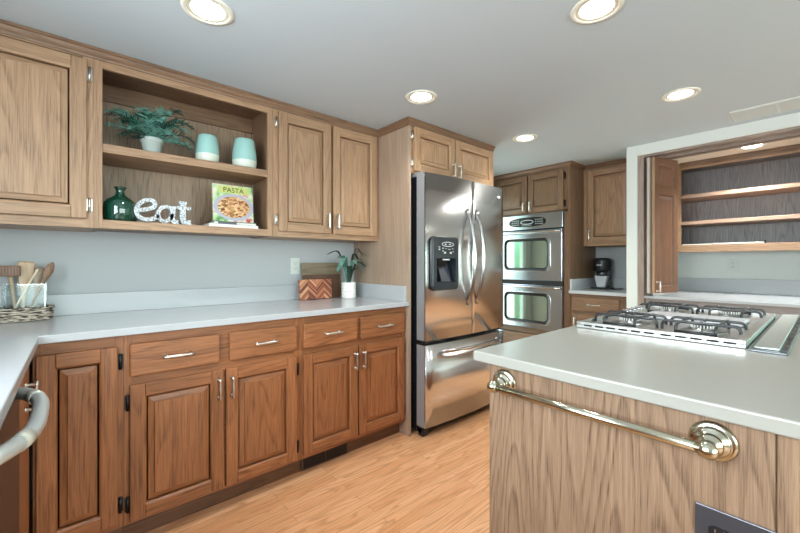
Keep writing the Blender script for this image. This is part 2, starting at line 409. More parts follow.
c = thing('display_shelf_cabinet', 'open oak wall cabinet with one shelf between the two closed wall cabinets', 'cabinet', (.478, 2.36, 1.338), 'upper cabinets on the left wall')
mb = MB(FU); V, H = UP['Z'], UP['X']
mb.mat(V).box(.060, .093, -.02, 0, 1.338, CEIL - .002).box(.865, .896, -.02, 0, 1.338, CEIL - .002)
mb.mat(H).box(.093, .865, -.02, 0, 1.338, 1.378).box(.093, .865, -.02, 0, 2.076, CEIL - .002)
mb.build('face_frame', None, c, .0015)
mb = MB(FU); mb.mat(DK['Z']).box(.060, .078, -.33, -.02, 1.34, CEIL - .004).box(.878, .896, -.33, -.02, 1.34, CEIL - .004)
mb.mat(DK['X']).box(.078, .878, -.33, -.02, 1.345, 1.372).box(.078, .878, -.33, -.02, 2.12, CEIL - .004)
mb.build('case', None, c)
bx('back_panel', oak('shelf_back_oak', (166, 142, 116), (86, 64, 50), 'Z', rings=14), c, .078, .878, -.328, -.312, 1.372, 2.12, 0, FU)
bx('cleat', DK['X'], c, .078, .878, -.312, -.294, 2.03, 2.12, .002, FU)
bx('shelf', UP['X'], c, .080, .876, -.300, -.008, 1.692, 1.733, .003, FU)
for xx in (.0785, .8735):
    bx('shelf_standard', NICKEL, c, xx, xx + .004, -.29, -.275, 1.38, 2.02, 0, FU)

c = thing('wall_cabinet', 'two-door oak wall cabinet beside the tall refrigerator panel', 'cabinet', (1.30, 2.36, 1.338), 'upper cabinets on the left wall')
carcass(c, FU, .897, 1.698, 1.338, CEIL - .002, .33, UP, 'X')
door(c, FU, .928, 1.290, 1.371, 2.098, UP, handle=(1.262, 1.455), hinges=[(.917, 1.44), (.917, 2.03)], hm=NICKEL)
door(c, FU, 1.305, 1.672, 1.371, 2.098, UP, handle=(1.333, 1.455))

# ================================================================ BASE CABINETS, left wall
FB = face_left(1.905)
def base_unit(parent, F, u0, u1, W, hw, depth=.6, toe=.055):
    mb = MB(F); mb.mat(W['Z']).box(u0, u1, -depth, -.019, .095, .884).box(u0, u0 + .03, -.019, 0, .095, .884).box(u1 - .03, u1, -.019, 0, .095, .884)
    mb.mat(W[hw]).box(u0 + .03, u1 - .03, -.019, 0, .095, .125).box(u0 + .03, u1 - .03, -.019, 0, .85, .884).box(u0 + .03, u1 - .03, -.02, -.004, .125, .85)
    mb.build('body', None, parent)
    mb = MB(F); mb.box(u0, u1, -depth, -toe, .0, .095); mb.build('toe_kick', DOORW[hw], parent)
c = thing('base_cabinet', 'narrow oak base cabinet with a single tall door in the counter corner', 'cabinet', (.01, 2.2, 0), 'base cabinets under the left counter')
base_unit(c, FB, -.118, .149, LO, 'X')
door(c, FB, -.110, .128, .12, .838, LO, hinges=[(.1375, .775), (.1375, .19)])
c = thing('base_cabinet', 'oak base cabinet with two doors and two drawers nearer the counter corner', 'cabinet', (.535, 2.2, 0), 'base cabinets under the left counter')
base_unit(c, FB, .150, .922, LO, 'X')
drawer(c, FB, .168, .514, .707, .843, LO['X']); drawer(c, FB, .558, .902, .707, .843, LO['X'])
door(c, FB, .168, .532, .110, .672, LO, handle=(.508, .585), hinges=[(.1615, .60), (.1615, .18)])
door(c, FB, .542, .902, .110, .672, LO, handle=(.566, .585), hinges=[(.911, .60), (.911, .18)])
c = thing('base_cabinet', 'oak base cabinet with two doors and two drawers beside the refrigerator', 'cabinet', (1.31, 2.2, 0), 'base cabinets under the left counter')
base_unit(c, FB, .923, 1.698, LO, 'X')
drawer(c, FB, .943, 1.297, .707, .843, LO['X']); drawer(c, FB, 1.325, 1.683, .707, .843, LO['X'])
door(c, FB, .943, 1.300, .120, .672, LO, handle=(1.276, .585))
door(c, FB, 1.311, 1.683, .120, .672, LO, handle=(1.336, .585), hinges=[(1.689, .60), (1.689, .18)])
# toe-kick register
c = thing('floor_register', 'dark slotted air register in the toe kick under the base cabinets', 'vent', (1.10, 1.945, .008))
bx('frame', plain('brown_register', (84, 70, 60), .4, metal=.3), c, .955, 1.265, 1.942, 1.9505, .008, .088, .002)
for k in range(2):
    mb = MB(); x0 = .968 + k * .146
    for i in range(14): mb.box(x0 + i * .0098, x0 + i * .0098 + .0045, 1.9395, 1.943, .018, .078)
    bx('opening', DARKHOLE, c, x0 - .002, x0 + .139, 1.9405, 1.9425, .016, .080)
    mb.build('louvre', PEWTER, c)

# counter, left wall + return, with backsplashes
c = thing('countertop', 'white quartz countertop turning the corner along the left wall', 'countertop', (.5, 2.2, .885))
mb = MB(); poly = [(1.699, 1.862), (1.699, 2.529), (-.759, 2.529), (-.759, -1.2), (-.10, -1.2), (-.10, 1.862)]
mb.prism(poly, 'Z', .885, .915); mb.build('slab', QUARTZ, c, .003)
bx('backsplash', QUARTZ, c, -.755, 1.698, 2.508, 2.529, .915, 1.020, .002)
bx('side_splash', QUARTZ, c, 1.678, 1.699, 1.885, 2.508, .915, 1.020, .002)

# return run: corner door, dishwasher, sink base
FS = face_sink(-.145)
c = thing('corner_base_cabinet', 'dark oak corner base cabinet behind the bowed appliance handle', 'cabinet', (-.45, 1.70, 0))
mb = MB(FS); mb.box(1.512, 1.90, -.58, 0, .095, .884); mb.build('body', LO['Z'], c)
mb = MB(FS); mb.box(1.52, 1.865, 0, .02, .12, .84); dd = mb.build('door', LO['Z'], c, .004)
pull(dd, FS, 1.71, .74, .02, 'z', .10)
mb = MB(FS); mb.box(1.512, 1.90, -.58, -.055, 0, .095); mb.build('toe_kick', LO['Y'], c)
c = thing('dishwasher', 'built-in dishwasher with bowed silver handle under the return counter', 'dishwasher', (-.45, 1.2, 0))
mb = MB(FS); mb.box(.91, 1.509, -.56, 0, .05, .88); mb.build('body', PEWTER, c)
dd = bx('door', steel('dishwasher_steel', (120, 112, 110), .3), c, .912, 1.507, 0.0, .025, .11, .875, .004, FS)
mb = MB(FS); hy0, hy1 = .99, 1.475; pts = []; rs = []
for i in range(25):
    t = i / 24; y = hy1 + (hy0 - hy1) * t
    wv = .020 + .060 * (1 - abs(2 * t - 1) ** 3.2); pts.append((y, wv, .820)); rs.append(.0165)
mb.tube(pts, rs, 14); mb.build('handle', plain('grey_handle_metal', (206, 213, 212), .28, metal=.4), dd)
for t in (.165, .835):
    a = []
    for k in range(3):
        t2 = t + (k - 1) * .035; a.append((hy1 + (hy0 - hy1) * t2,   .020 + .060 * (1 - abs(2 * t2 - 1) ** 3.2), .820))
    mb = MB(FS); mb.tube(a, .0178, 14)
    mb.build('handle_collar', plain('pale_handle_collar', (214, 216, 204), .35, metal=.3), dd)
c = thing('sink_base_cabinet', 'oak sink base cabinet at the near end of the return counter', 'cabinet', (-.45, -.15, 0))
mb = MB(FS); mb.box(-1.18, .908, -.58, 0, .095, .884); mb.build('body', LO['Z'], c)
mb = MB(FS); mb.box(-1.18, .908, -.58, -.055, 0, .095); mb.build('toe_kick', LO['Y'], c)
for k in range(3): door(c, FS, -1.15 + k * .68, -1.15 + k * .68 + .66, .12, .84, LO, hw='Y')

# ================================================================ REFRIGERATOR SURROUND + REFRIGERATOR
FR = face_left(1.870)
c = thing('refrigerator_cabinet', 'tall oak surround with two small doors above the refrigerator', 'cabinet', (2.19, 2.2, 0))
PANW = oak('surround_panel_oak', (176, 154, 134), (132, 106, 84), 'Z', rings=5, pore=.35)
bx('side_panel', PANW, c, 1.701, 1.722, 1.866, 2.528, 0, CEIL - .002, .001)
bx('side_panel', PANW, c, 2.654, 2.672, 1.866, 2.528, 0, CEIL - .002, .001)
mb = MB(FR); V, H = UP['Z'], UP['X']
mb.mat(V).box(1.722, 2.654, -.65, -.02, 1.80, CEIL - .004); mb.mat(H).box(1.722, 2.654, -.02, 0, 1.79, 1.83).box(1.722, 2.654, -.02, 0, 2.09, CEIL - .004)
mb.mat(V).box(1.722, 1.76, -.02, 0, 1.83, 2.09).box(2.62, 2.654, -.02, 0, 1.83, 2.09).box(1.76, 2.63, -.02, -.004, 1.83, 2.09)
mb.build('body', None, c)
OFW = oakset('pale_over', (196, 160, 124), (128, 90, 60))
door(c, FR, 1.742, 2.158, 1.806, 2.108, OFW, handle=(2.130, 1.868), hinges=[(1.733, 1.86), (1.733, 2.05)], hm=NICKEL)
door(c, FR, 2.170, 2.650, 1.806, 2.108, OFW, handle=(2.198, 1.868))

c = thing('refrigerator', 'stainless french-door refrigerator with black water dispenser in left door', 'refrigerator', (2.215, 2.1, 0))
X0, X1 = 1.750, 2.650
bx('case', BLACKM, c, X0 + .004, X1 - .004, 1.842, 2.48, .03, 1.765, .004)
def curve_y(x): t = (x - (X0 + X1) / 2) / ((X1 - X0) / 2); return 1.757 - .022 * (1 - t * t)
def curved_door(name, x0, x1, z0, z1, hole=None):
    mb = MB(); n = 14
    xs = [x0 + (x1 - x0) * i / n for i in range(n + 1)]
    zs = [z0, z1]
    if hole: xs = sorted(set([x for x in xs if abs(x - hole[0]) > .012 and abs(x - hole[1]) > .012] + [hole[0], hole[1]])); zs = [z0, hole[2], hole[3], z1]
    g = [[mb.v((x, curve_y(x), z)) for z in zs] for x in xs]
    for i in range(len(xs) - 1):
        for j in range(len(zs) - 1):
            if hole and hole[0] - 1e-6 <= xs[i] < hole[1] - 1e-6 and j == 1: continue
            mb.f([g[i][j], g[i + 1][j], g[i + 1][j + 1], g[i][j + 1]], True)
    r = .006
    # side returns and back
    for x, col_ in ((x0, g[0]), (x1, g[-1])):
        b0, b1 = mb.v((x, 1.838, z0)), mb.v((x, 1.838, z1))
        mb.f([col_[0], b0, b1, col_[-1]] if len(col_) == 2 else [col_[0], b0, b1] + col_[::-1][:])
    tb = [mb.v((x, 1.838, z1)) for x in xs]; bb = [mb.v((x, 1.838, z0)) for x in xs]
    for i in range(len(xs) - 1):
        mb.f([g[i][-1], g[i + 1][-1], tb[i + 1], tb[i]]); mb.f([g[i][0], g[i + 1][0], bb[i + 1], bb[i]]); mb.f([bb[i], bb[i + 1], tb[i + 1], tb[i]])
    o = mb.build(name, STEEL, c)
    return o
mid = 2.215
DX0, DX1, DZ0, DZ1 = 1.785, 2.052, .988, 1.360
ld = curved_door('door', X0, mid - .004, .655, 1.782, (DX0 + .035, DX1 - .03, DZ0 + .05, 1.215))
rd = curved_door('door', mid + .004, X1, .655, 1.782)
fd = curved_door('freezer_drawer', X0, X1, .075, .625)
# dispenser: bezel with rounded corners around a real recess
def rrect(u0, u1, z0, z1, r, k=5):
    pts = []
    for cx, cz, a0 in ((u1 - r, z1 - r, 0), (u0 + r, z1 - r, 90), (u0 + r, z0 + r, 180), (u1 - r, z0 + r, 270)):
        for i in range(k + 1): a = R(a0 + 90 * i / k); pts.append((cx + r * math.cos(a), cz + r * math.sin(a)))
    return pts
mb = MB(); yf = 1.722
hx0, hx1, hz0, hz1 = DX0 + .040, DX1 - .034, DZ0 + .055, 1.210
outer = rrect(DX0, DX1, DZ0, DZ1, .035); inner = rrect(hx0, hx1, hz0, hz1, .006)
rings = [[(u, 1.745, z) for u, z in outer], [(u, yf + .004, z) for u, z in rrect(DX0 + .002, DX1 - .002, DZ0 + .002, DZ1 - .002, .035)],
         [(u, yf, z) for u, z in rrect(DX0 + .008, DX1 - .008, DZ0 + .008, DZ1 - .008, .03)], [(u, yf, z) for u, z in inner], [(u, 1.785, z) for u, z in inner]]
mb.loft(rings, True, False, False); bz = mb.build('dispenser_bezel', plain('charcoal_plastic', (38, 44, 50), .25), ld)
mb = MB(); mb.box(hx0 - .002, hx1 + .002, 1.785, 1.788, hz0 - .002, hz1 + .002)
mb.build('recess_back', BLACKM, bz)
mb = MB(); mb.prism([(1.784, hz0 + .002), (1.744, hz0 + .002), (1.784, hz0 + .13)], 'X', hx0 + .07, hx1 - .02); mb.build('paddle', steel('blue_grey_paddle', (150, 160, 178), .2), bz)
mb = MB(); mb.prism([(1.784, hz1 - .07), (1.784, hz1 - .01), (1.745, hz1 - .01), (1.755, hz1 - .06)], 'X', hx0 + .04, hx0 + .12); mb.build('spout', PEWTER, bz)
bx('drip_tray', PEWTER, bz, hx0 + .01, hx1 - .01, 1.728, 1.78, hz0, hz0 + .006)
WHITEINK = plain('pale_print', (205, 212, 214), .5)
mb = MB(); cx, cz = (DX0 + DX1) / 2 + .015, 1.305
for i in range(24):
    a0, a1 = 2 * math.pi * i / 24, 2 * math.pi * (i + 1) / 24
    q = [(cx + .062 * math.cos(a0), yf - .0012, cz + .017 * math.sin(a0)), (cx + .062 * math.cos(a1), yf - .0012, cz + .017 * math.sin(a1)),
         (cx + .056 * math.cos(a1), yf - .0012, cz + .012 * math.sin(a1)), (cx + .056 * math.cos(a0), yf - .0012, cz + .012 * math.sin(a0))]
    mb.f([mb.v(p) for p in q])
for (dx, dz, w_, h_) in ((-.022, .0, .018, .006), (.02, .0, .018, .006), (-.05, -.028, .012, .007), (-.05, -.046, .012, .006), (-.02, -.03, .014, .003), (.015, -.034, .026, .003), (.05, -.03, .012, .005), (-.03, -.058, .02, .012), (.03, -.058, .02, .012),
                         (.055, -.05, .01, .005), (-.085, -.02, .014, .005), (-.085, -.036, .014, .008), (-.018, -.105, .07, .010)):
    mb.box(cx + dx - w_ / 2, cx + dx + w_ / 2, yf - .0014, yf - .0002, cz + dz - h_ / 2, cz + dz + h_ / 2)
mb.build('control_print', WHITEINK, bz)
# handles
def bow_v(parent, x, z0, z1):
    mb = MB(); pts = []
    n = 22
    for i in range(n + 1):
        t = i / n; s_ = abs(2 * t - 1); pts.append((x, curve_y(x) + .004 - .072 * (1 - s_ ** 2.2), z0 + (z1 - z0) * t))
    mb.tube(pts, .0145, 12, flat=1.0); return mb.build('handle', STEELH, parent)
bow_v(ld, 2.163, .875, 1.565); bow_v(rd, 2.268, .875, 1.565)
mb = MB(); pts = []
for i in range(25):
    t = i / 24; x = 1.885 + (2.570 - 1.885) * t; pts.append((x, curve_y(x) - .012 - .048 * (1 - abs(2 * t - 1) ** 4), .575 - .0 * t))
mb.tube(pts, .0125, 12)
for i in (1, 23): mb.tube([(pts[i][0], curve_y(pts[i][0]) + .003, .575), pts[i]], .012, 12)
mb.build('handle', STEELH, fd)
DSIDE = plain('grey_door_side', (150, 153, 156), .35, metal=.3)
for dd_, z0, z1 in ((ld, .657, 1.780), (fd, .077, .623)):
    bx('door_side', DSIDE, dd_, X0 - .0015, X0 + .0005, 1.765, 1.838, z0, z1)
bx('gasket', BLACKM, c, X0 + .008, X1 - .008, 1.79, 1.842, .628, .652)
bx('gasket', BLACKM, c, mid - .003, mid + .003, 1.79, 1.842, .66, 1.778)
mb = MB(); mb.box(X0 + .02, X1 - .02, 1.815, 1.842, .02, .072)
mb.build('base_grille', BLACKP, c)
for x in (X0 + .02, X1 - .05):
    mb = MB(); mb.prism([(1.80, .0), (1.845, .0), (1.845, .055), (1.79, .055), (1.785, .02)], 'X', x, x + .035); mb.build('levelling_foot', BLACKP, c, .003)
for x in (X0 + .004, X1 - .05):
    bx('hinge_cover', DSIDE, c, x, x + .046, 1.80, 1.90, 1.7655, 1.795, .006)
mb = MB(); mb.lathe((2.575, curve_y(2.575) - .001, 1.706), [(.020, 0), (.020, -.002), (.017, -.003)], 24, 'Y')
for v in mb.bm.verts: v.co.z = 1.706 + (v.co.z - 1.706) * .55
mb.build('badge', plain('white_silver_badge', (225, 228, 228), .3), rd)

# ================================================================ OVEN TOWER
FO = face_far(3.60)
c = thing('oven_cabinet', 'tall brown oak cabinet housing the double wall oven', 'cabinet', (3.9, 2.08, 0))
mb = MB(FO); V, H = DK['Z'], DK['Y']
mb.mat(V).box(1.640, 1.660, -.60, 0, 0, CEIL - .002).box(2.500, 2.520, -.60, 0, 0, CEIL - .002)
mb.mat(V).box(1.660, 1.697, -.02, 0, .1, CEIL - .002).box(2.462, 2.500, -.02, 0, .1, CEIL - .002)
mb.mat(H).box(1.660, 2.500, -.60, -.0, 1.682, 1.70).box(1.697, 2.462, -.02, 0, 2.09, CEIL - .002).box(1.697, 2.462, -.02, 0, .44, .49).box(1.66, 2.5, -.60, -.02, .1, .46)
mb.mat(V).box(1.697, 2.462, -.02, -.004, 1.70, 2.09).box(1.66, 2.50, -.60, -.58, .46, 2.15).mat(H).box(1.66, 2.5, -.58, -.06, 0, .1)
mb.build('body', None, c)
DKF = oakset('brown_door', (138, 108, 82), (64, 44, 30))
door(c, FO, 1.700, 2.073, 1.700, 2.090, DKF, handle=(2.045, 1.765), hinges=[(1.6885, 1.76), (1.6885, 2.03)], hw='Y', st=.05, slope=.022)
door(c, FO, 2.087, 2.460, 1.700, 2.090, DKF, handle=(2.117, 1.765), hw='Y', st=.05, slope=.022)
mb = MB(FO); mb.box(1.70, 2.46, 0, .02, .13, .43); mb.build('drawer', DKF['Y'], c, .005)

c = thing('double_wall_oven', 'stainless double wall oven with two dark windows in the tall cabinet', 'oven', (3.85, 2.08, .49))
OS = steel('oven_steel', (184, 192, 204), .15, 'Z')
bx('case', BLACKM, c, 1.715, 2.445, -.54, -.022, .51, 1.67, 0, FO)
bx('trim_frame', BLACKM, c, 1.699, 2.460, -.018, .004, .492, 1.680, 0, FO)
cp = bx('control_panel', OS, c, 1.700, 2.459, .004, .026, 1.525, 1.680, .004, FO)
mb = MB(FO); cy, cz = 2.08, 1.602; n = 40
def ell(a, b, w_, p=2.6): return [(cy + a * abs(math.cos(t)) ** (2 / p) * (1 if math.cos(t) >= 0 else -1), w_, cz + b * abs(math.sin(t)) ** (2 / p) * (1 if math.sin(t) >= 0 else -1)) for t in (2 * math.pi * (i + .5) / n for i in range(n))]
mb.mat(STEELH).loft([ell(.225, .056, .026), ell(.225, .056, .0285)]); mb.mat(BLACKM).loft([ell(.213, .050, .0285), ell(.213, .050, .030)])
pn = mb.build('control_display', None, cp)
mb = MB(FO); mb.mat(WHITEINK)
for i in range(28):
    a0, a1 = 2 * math.pi * i / 28, 2 * math.pi * (i + 1) / 28
    mb.f([mb.v(p) for p in ((cy + .075 * math.cos(a0), .0305, cz + .024 * math.sin(a0)), (cy + .075 * math.cos(a1), .0305, cz + .024 * math.sin(a1)), (cy + .068 * math.cos(a1), .0305, cz + .018 * math.sin(a1)), (cy + .068 * math.cos(a0), .0305, cz + .018 * math.sin(a0)))])
for sgn in (-1, 1):
    for k in range(4):
        for j in range(3): mb.box(cy + sgn * (.10 + k * .023) - .006, cy + sgn * (.10 + k * .023) + .006, .0301, .0306, cz - .026 + j * .022, cz - .026 + j * .022 + .006)
for k in range(5): mb.box(cy - .05 + k * .024, cy - .04 + k * .024, .0301, .0306, cz - .038, cz - .031)
mb.build('control_print', None, pn)
for z0, z1, nm in ((.995, 1.512, 'upper'), (.500, .950, 'lower')):
    d = bx('oven_door', OS, c, 1.700, 2.459, .004, .042, z0, z1, .005, FO)
    wz0, wz1 = (1.100, 1.425) if nm == 'upper' else (.560, .862)
    wy0, wy1 = 1.822, 2.340
    def bulge(e, w_):
        pts = []; r = .05 - e * .5
        for u, z in rrect(wy0 + e, wy1 - e, wz0 + e, wz1 - e, r, 5):
            # gentle barrel: top and bottom edges bow outwards
            t = (u - cy) / ((wy1 - wy0) / 2); zz = z + (1 if z > (wz0 + wz1) / 2 else -1) * .012 * (1 - t * t) ; pts.append((u, w_, zz))
        return pts
    mb = MB(FO); mb.mat(STEELH).loft([bulge(-.010, .042), bulge(-.008, .046), bulge(-.002, .046)], True, False)
    mb.mat(BLACKM).loft([bulge(-.002, .046), bulge(.0, .044), bulge(.034, .044)], True, False); wfm = mb.build('window_frame', None, d)
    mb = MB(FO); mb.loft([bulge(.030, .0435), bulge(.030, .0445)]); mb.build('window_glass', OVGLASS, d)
    hz = z1 - .022
    mb = MB(FO); pts = [(1.708, .044, hz), (1.716, .075, hz), (1.74, .088, hz)] + [(1.74 + (2.42 - 1.74) * i / 8, .088 + .006 * math.sin(math.pi * i / 8), hz) for i in range(1, 8)] + [(2.42, .088, hz), (2.443, .075, hz), (2.451, .044, hz)]
    mb.tube(pts, .0125, 12); mb.build('handle', STEELH, d)
bx('vent_gap', DARKHOLE, c, 1.702, 2.457, .004, .020, .953, .992, 0, FO)

# ================================================================ ALCOVE
FA = face_far(3.90)
c = thing('wall_cabinet', 'single-door oak wall cabinet above the coffee maker', 'cabinet', (4.06, 1.39, 1.345))
carcass(c, FA, 1.134, 1.638, 1.345, CEIL - .002, .318, UP, 'Y')
door(c, FA, 1.185, 1.594, 1.375, 2.095, UP, handle=(1.570, 1.455), hw='Y')
FC = face_far(3.605)
c = thing('base_cabinet', 'brown oak base cabinet with drawer below the coffee maker', 'cabinet', (3.9, 1.39, 0))
base_unit(c, FC, 1.134, 1.638, DKF, 'Y')
drawer(c, FC, 1.205, 1.612, .725, .852, DKF['Y'])
door(c, FC, 1.205, 1.612, .12, .695, DKF, handle=(1.585, .61), hw='Y')
c = thing('countertop', 'small white countertop of the alcove carrying the coffee maker', 'countertop', (3.9, 1.39, .885))
bx('slab', QUARTZ, c, 3.565, 4.218, 1.132, 1.638, .885, .915, .003)
bx('backsplash', QUARTZ, c, 4.198, 4.218, 1.132, 1.618, .915, 1.02, .002)
bx('side_splash', QUARTZ, c, 3.59, 4.218, 1.618, 1.638, .915, 1.02, .002)

# ================================================================ NICHE
FN = face_far(4.20)
c = thing('open_wall_shelves', 'wide open oak shelf unit mounted high in the pantry niche', 'shelves', (4.38, .47, 1.274))
mb = MB(FN); V, H = UP['Z'], UP['Y']
mb.mat(V).box(.895, 1.045, -.02, 0, 1.274, 2.088).box(-.098, -.06, -.02, 0, 1.274, 2.088)
mb.mat(H).box(-.06, .895, -.02, 0, 1.274, 1.338).box(-.06, .895, -.02, 0, 2.03, 2.088)
mb.mat(DK['Y']).box(-.06, .895, 0, .010, 2.045, 2.088).box(-.06, .895, 0, .022, 2.068, 2.088)
mb.build('face_frame', None, c, .0015)
mb = MB(FN); mb.mat(V).box(1.02, 1.045, -.35, -.02, 1.28, 2.086).box(-.098, -.075, -.35, -.02, 1.28, 2.086)
mb.mat(GR['Y']).box(-.075, 1.02, -.35, -.02, 1.312, 1.336).box(-.075, 1.02, -.35, -.02, 2.06, 2.086); mb.build('case', None, c)
bx('back_panel', GR['Z'], c, -.075, 1.02, -.352, -.335, 1.336, 2.06, 0, FN)
SHW = oak('shelf_edge_oak', (176, 148, 128), (118, 90, 72), 'Y')
bx('shelf', SHW, c, -.072, 1.015, -.33, -.006, 1.765, 1.798, .003, FN)
bx('shelf', SHW, c, -.072, 1.015, -.33, -.006, 1.522, 1.554, .003, FN)
c = thing('niche_base_cabinet', 'taupe oak base cabinet under the pantry niche counter', 'cabinet', (3.9, .15, 0))
TA = oakset('taupe', (158, 150, 146), (100, 90, 86))
FNB = face_far(3.57)
mb = MB(FNB); mb.mat(TA['Y']).box(-.098, 1.0, -.98, 0, .095, .884); mb.box(-.098, 1.0, -.98, -.05, 0, .095); mb.build('body', None, c)
for k in range(2): door(c, FNB, -.085 + k * .54, -.085 + k * .54 + .525, .12, .78, TA, hw='Y')
c = thing('countertop', 'white countertop inside the pantry niche below the open shelves', 'countertop', (4.05, .15, .885))
bx('slab', QUARTZ, c, 3.55, 4.559, -.098, 1.004, .885, .905, .002)
bx('backsplash', QUARTZ, c, 4.535, 4.559, -.098, 1.004, .905, 1.03, .002)
# folded bifold door at the left side of the opening
c = thing('folding_door', 'folded brown oak bifold door standing in the niche opening', 'door', (3.6, .94, .92))
ang = R(-16.5); dvec = Vector((math.cos(ang), math.sin(ang))); nvec = Vector((math.sin(ang), -math.cos(ang)))   # nvec points to -y side
def leafF(p0):
    return lambda u, w_, z: (p0[0] + dvec.x * u + nvec.x * w_, p0[1] + dvec.y * u + nvec.y * w_, z)
PALEEDGE = oak('pale_edge_oak', (196, 186, 178), (150, 136, 124), 'Z', pore=.2)
for k, (px, py, m) in enumerate([((3.530), .945, None), (3.527, .979, PALEEDGE)]):
    F = leafF((px, py))
    lw_, ztop = .306, 2.035
    if k == 0:
        mb = MB(F); V, H = DOORW['Z'], DOORW['Y']
        for (a, b, z0, z1, mm) in ((0, .05, .93, ztop, V), (lw_ - .05, lw_, .93, ztop, V), (.05, lw_ - .05, .93, .985, H), (.05, lw_ - .05, 1.735, 1.80, H), (.05, lw_ - .05, ztop - .055, ztop, H)):
            mb.mat(mm).box(a, b, 0, .025, z0, z1)
        mb.mat(UP['Z']).box(-.0015, 0, .001, .024, .93, ztop)
        lf = mb.build('leaf', None, c, .002)
        for z0, z1 in ((.985, 1.735), (1.80, ztop - .055)):
            pb = MB(F); u0, u1 = .05, lw_ - .05
            rv = [[pb.v(p) for p in ((u0 + i, w_, z0 + i), (u1 - i, w_, z0 + i), (u1 - i, w_, z1 - i), (u0 + i, w_, z1 - i))] for i, w_ in ((-.001, .024), (.006, .016), (.010, .013), (.035, .020), (.037, .022))]
            for a, b in zip(rv, rv[1:]):
                for q in range(4): pb.f([a[q], a[(q + 1) % 4], b[(q + 1) % 4], b[q]])
            pb.f(rv[-1]); pb.build('raised_panel', DOORW['Z'], lf)
        mb = MB(F); mb.box(0, lw_, -.0, .006, .93, ztop); mb.build('leaf_back', DOORW['Z'], lf)
        pull(lf, F, .022, .985, .025, 'z', .09)
    else:
        mb = MB(F); mb.box(0, lw_, 0, .019, .93, ztop); lf2 = mb.build('leaf', m, c, .002)
for z in (1.02, 1.5, 1.95):
    mb = MB(); mb.tube([(3.528, .9655, z - .03), (3.528, .9655, z + .03)], .005, 8); mb.build('hinge', NICKEL, c)
# flat things on the bottom shelf
mb = MB(); mb.box(4.205, 4.235, .68, .888, 1.338, 1.346); tag(mb.build('white_strip', WHITEP, None, .001), 'thin white strip lying at the end of the bottom niche shelf', 'strip')
c = thing('metal_rod', 'slim silver rod with dark end cap lying on bottom niche shelf', 'rod', (4.22, .5, 1.338))
mb = MB(); mb.box(4.208, 4.228, .345, .672, 1.3382, 1.352); mb.build('bar', steel('rod_steel', (190, 186, 176), .3), c, .002)
bx('end_cap', PEWTER, c, 4.206, 4.230, .332, .345, 1.3382, 1.362, .002)

# ================================================================ ISLAND
c = thing('kitchen_island', 'oak island cabinet with plain weathered end panel below white counter', 'island', (1.8, .36, 0))
mb = MB(); mb.box(.932, 2.70, .036, .655, .0, .885); mb.build('body', IS['Z'], c)
bx('end_panel', IS['Z'], c, .925, .9325, .0615, .660, .0, .8845, .0008)
bx('corner_stile', IS['Z'], c, .925, .9325, .034, .0590, .0, .8845, .0008)
FI = lambda u, w_, z: (u, .655 + w_, z)
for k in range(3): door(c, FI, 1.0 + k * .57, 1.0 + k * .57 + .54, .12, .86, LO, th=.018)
mb = MB(); mb.box(.905, 2.735, -.005, .705, .885, .915)
tag(mb.build('countertop', QUARTZI, None, .004, 3), 'thick white quartz countertop on the island around the gas cooktop', 'countertop')

# towel bar
c = thing('towel_bar', 'long polished brass towel bar across the island end panel', 'towel bar', (.9, .38, .83))
zb, xb = .838, .868
for y in (.607, .146):
    mb = MB(); mb.lathe((.925, y, zb), [(.001, -.0), (.037, 0), (.038, -.003), (.036, -.007), (.031, -.010), (.028, -.010), (.028, -.014), (.026, -.017), (.019, -.019), (.018, -.023), (.020, -.027), (.018, -.031), (.012, -.034), (.0105, -.040), (.0105, -.052)], 32, 'X')
    mb.build('mount', BRASS, c)
    mb = MB(); s_ = 1 if y > .4 else -1
    mb.lathe((xb, y - s_ * .012, zb), [(.002, -.0), (.0125, 0), (.0155, s_ * .008), (.0165, s_ * .014), (.0145, s_ * .021), (.009, s_ * .027), (.001, s_ * .029)], 24, 'Y')
    mb.build('finial', BRASS, c)
mb = MB(); mb.tube([(xb, .150, zb), (xb, .603, zb)], .0100, 16); mb.build('bar', BRASS, c)

# outlets
def outlet(F, u, z, name, label, gangs=1, m=CREAMP, ms=None, w_=.073, h_=.116, group=None):
    p = F(u, 0, z); c = thing(name, label, 'outlet', p, group); W_ = w_ + .046 * (gangs - 1)
    mb = MB(F); mb.box(u - W_ / 2, u + W_ / 2, 0, .0045, z - h_ / 2, z + h_ / 2); mb.build('plate', m, c, .002)
    for g in range(gangs):
        gu = u + (g - (gangs - 1) / 2) * .046
        for dz in (.0195, -.0195):
            mb = MB(F); mb.loft([[(gu + .0165 * max(-1, min(1, 1.15 * math.cos(t))), w, z + dz + .0135 * max(-1, min(1, 1.15 * math.sin(t)))) for t in (2 * math.pi * (i + .5) / 20 for i in range(20))] for w in (.0045, .0065)], smooth=False)
            s_ = mb.build('socket', ms or m, c)
            mb = MB(F); mb.box(gu - .0075, gu - .0055, .0064, .0068, z + dz - .001, z + dz + .008).box(gu + .0055, gu + .0075, .0064, .0068, z + dz, z + dz + .007).box(gu - .002, gu + .002, .0064, .0068, z + dz - .009, z + dz - .005)
            mb.build('slot', DARKHOLE if m is not SLATE else NICKEL, s_)
    mb = MB(F); mb.lathe((u, .0045, z), [(.003, 0), (.003, .001), (.001, .0014)], 10, 'Y') if F(0, 1, 0)[0] == 0 else None
    if mb.bm.verts: mb.build('screw', NICKEL, c)
outlet(face_left(2.53), 1.196, 1.155, 'wall_outlet', 'white duplex outlet on the wall left of the cutting boards')
outlet(face_far(4.56), .58, 1.157, 'wall_outlet', 'pale duplex outlet on the niche wall under the open shelves')
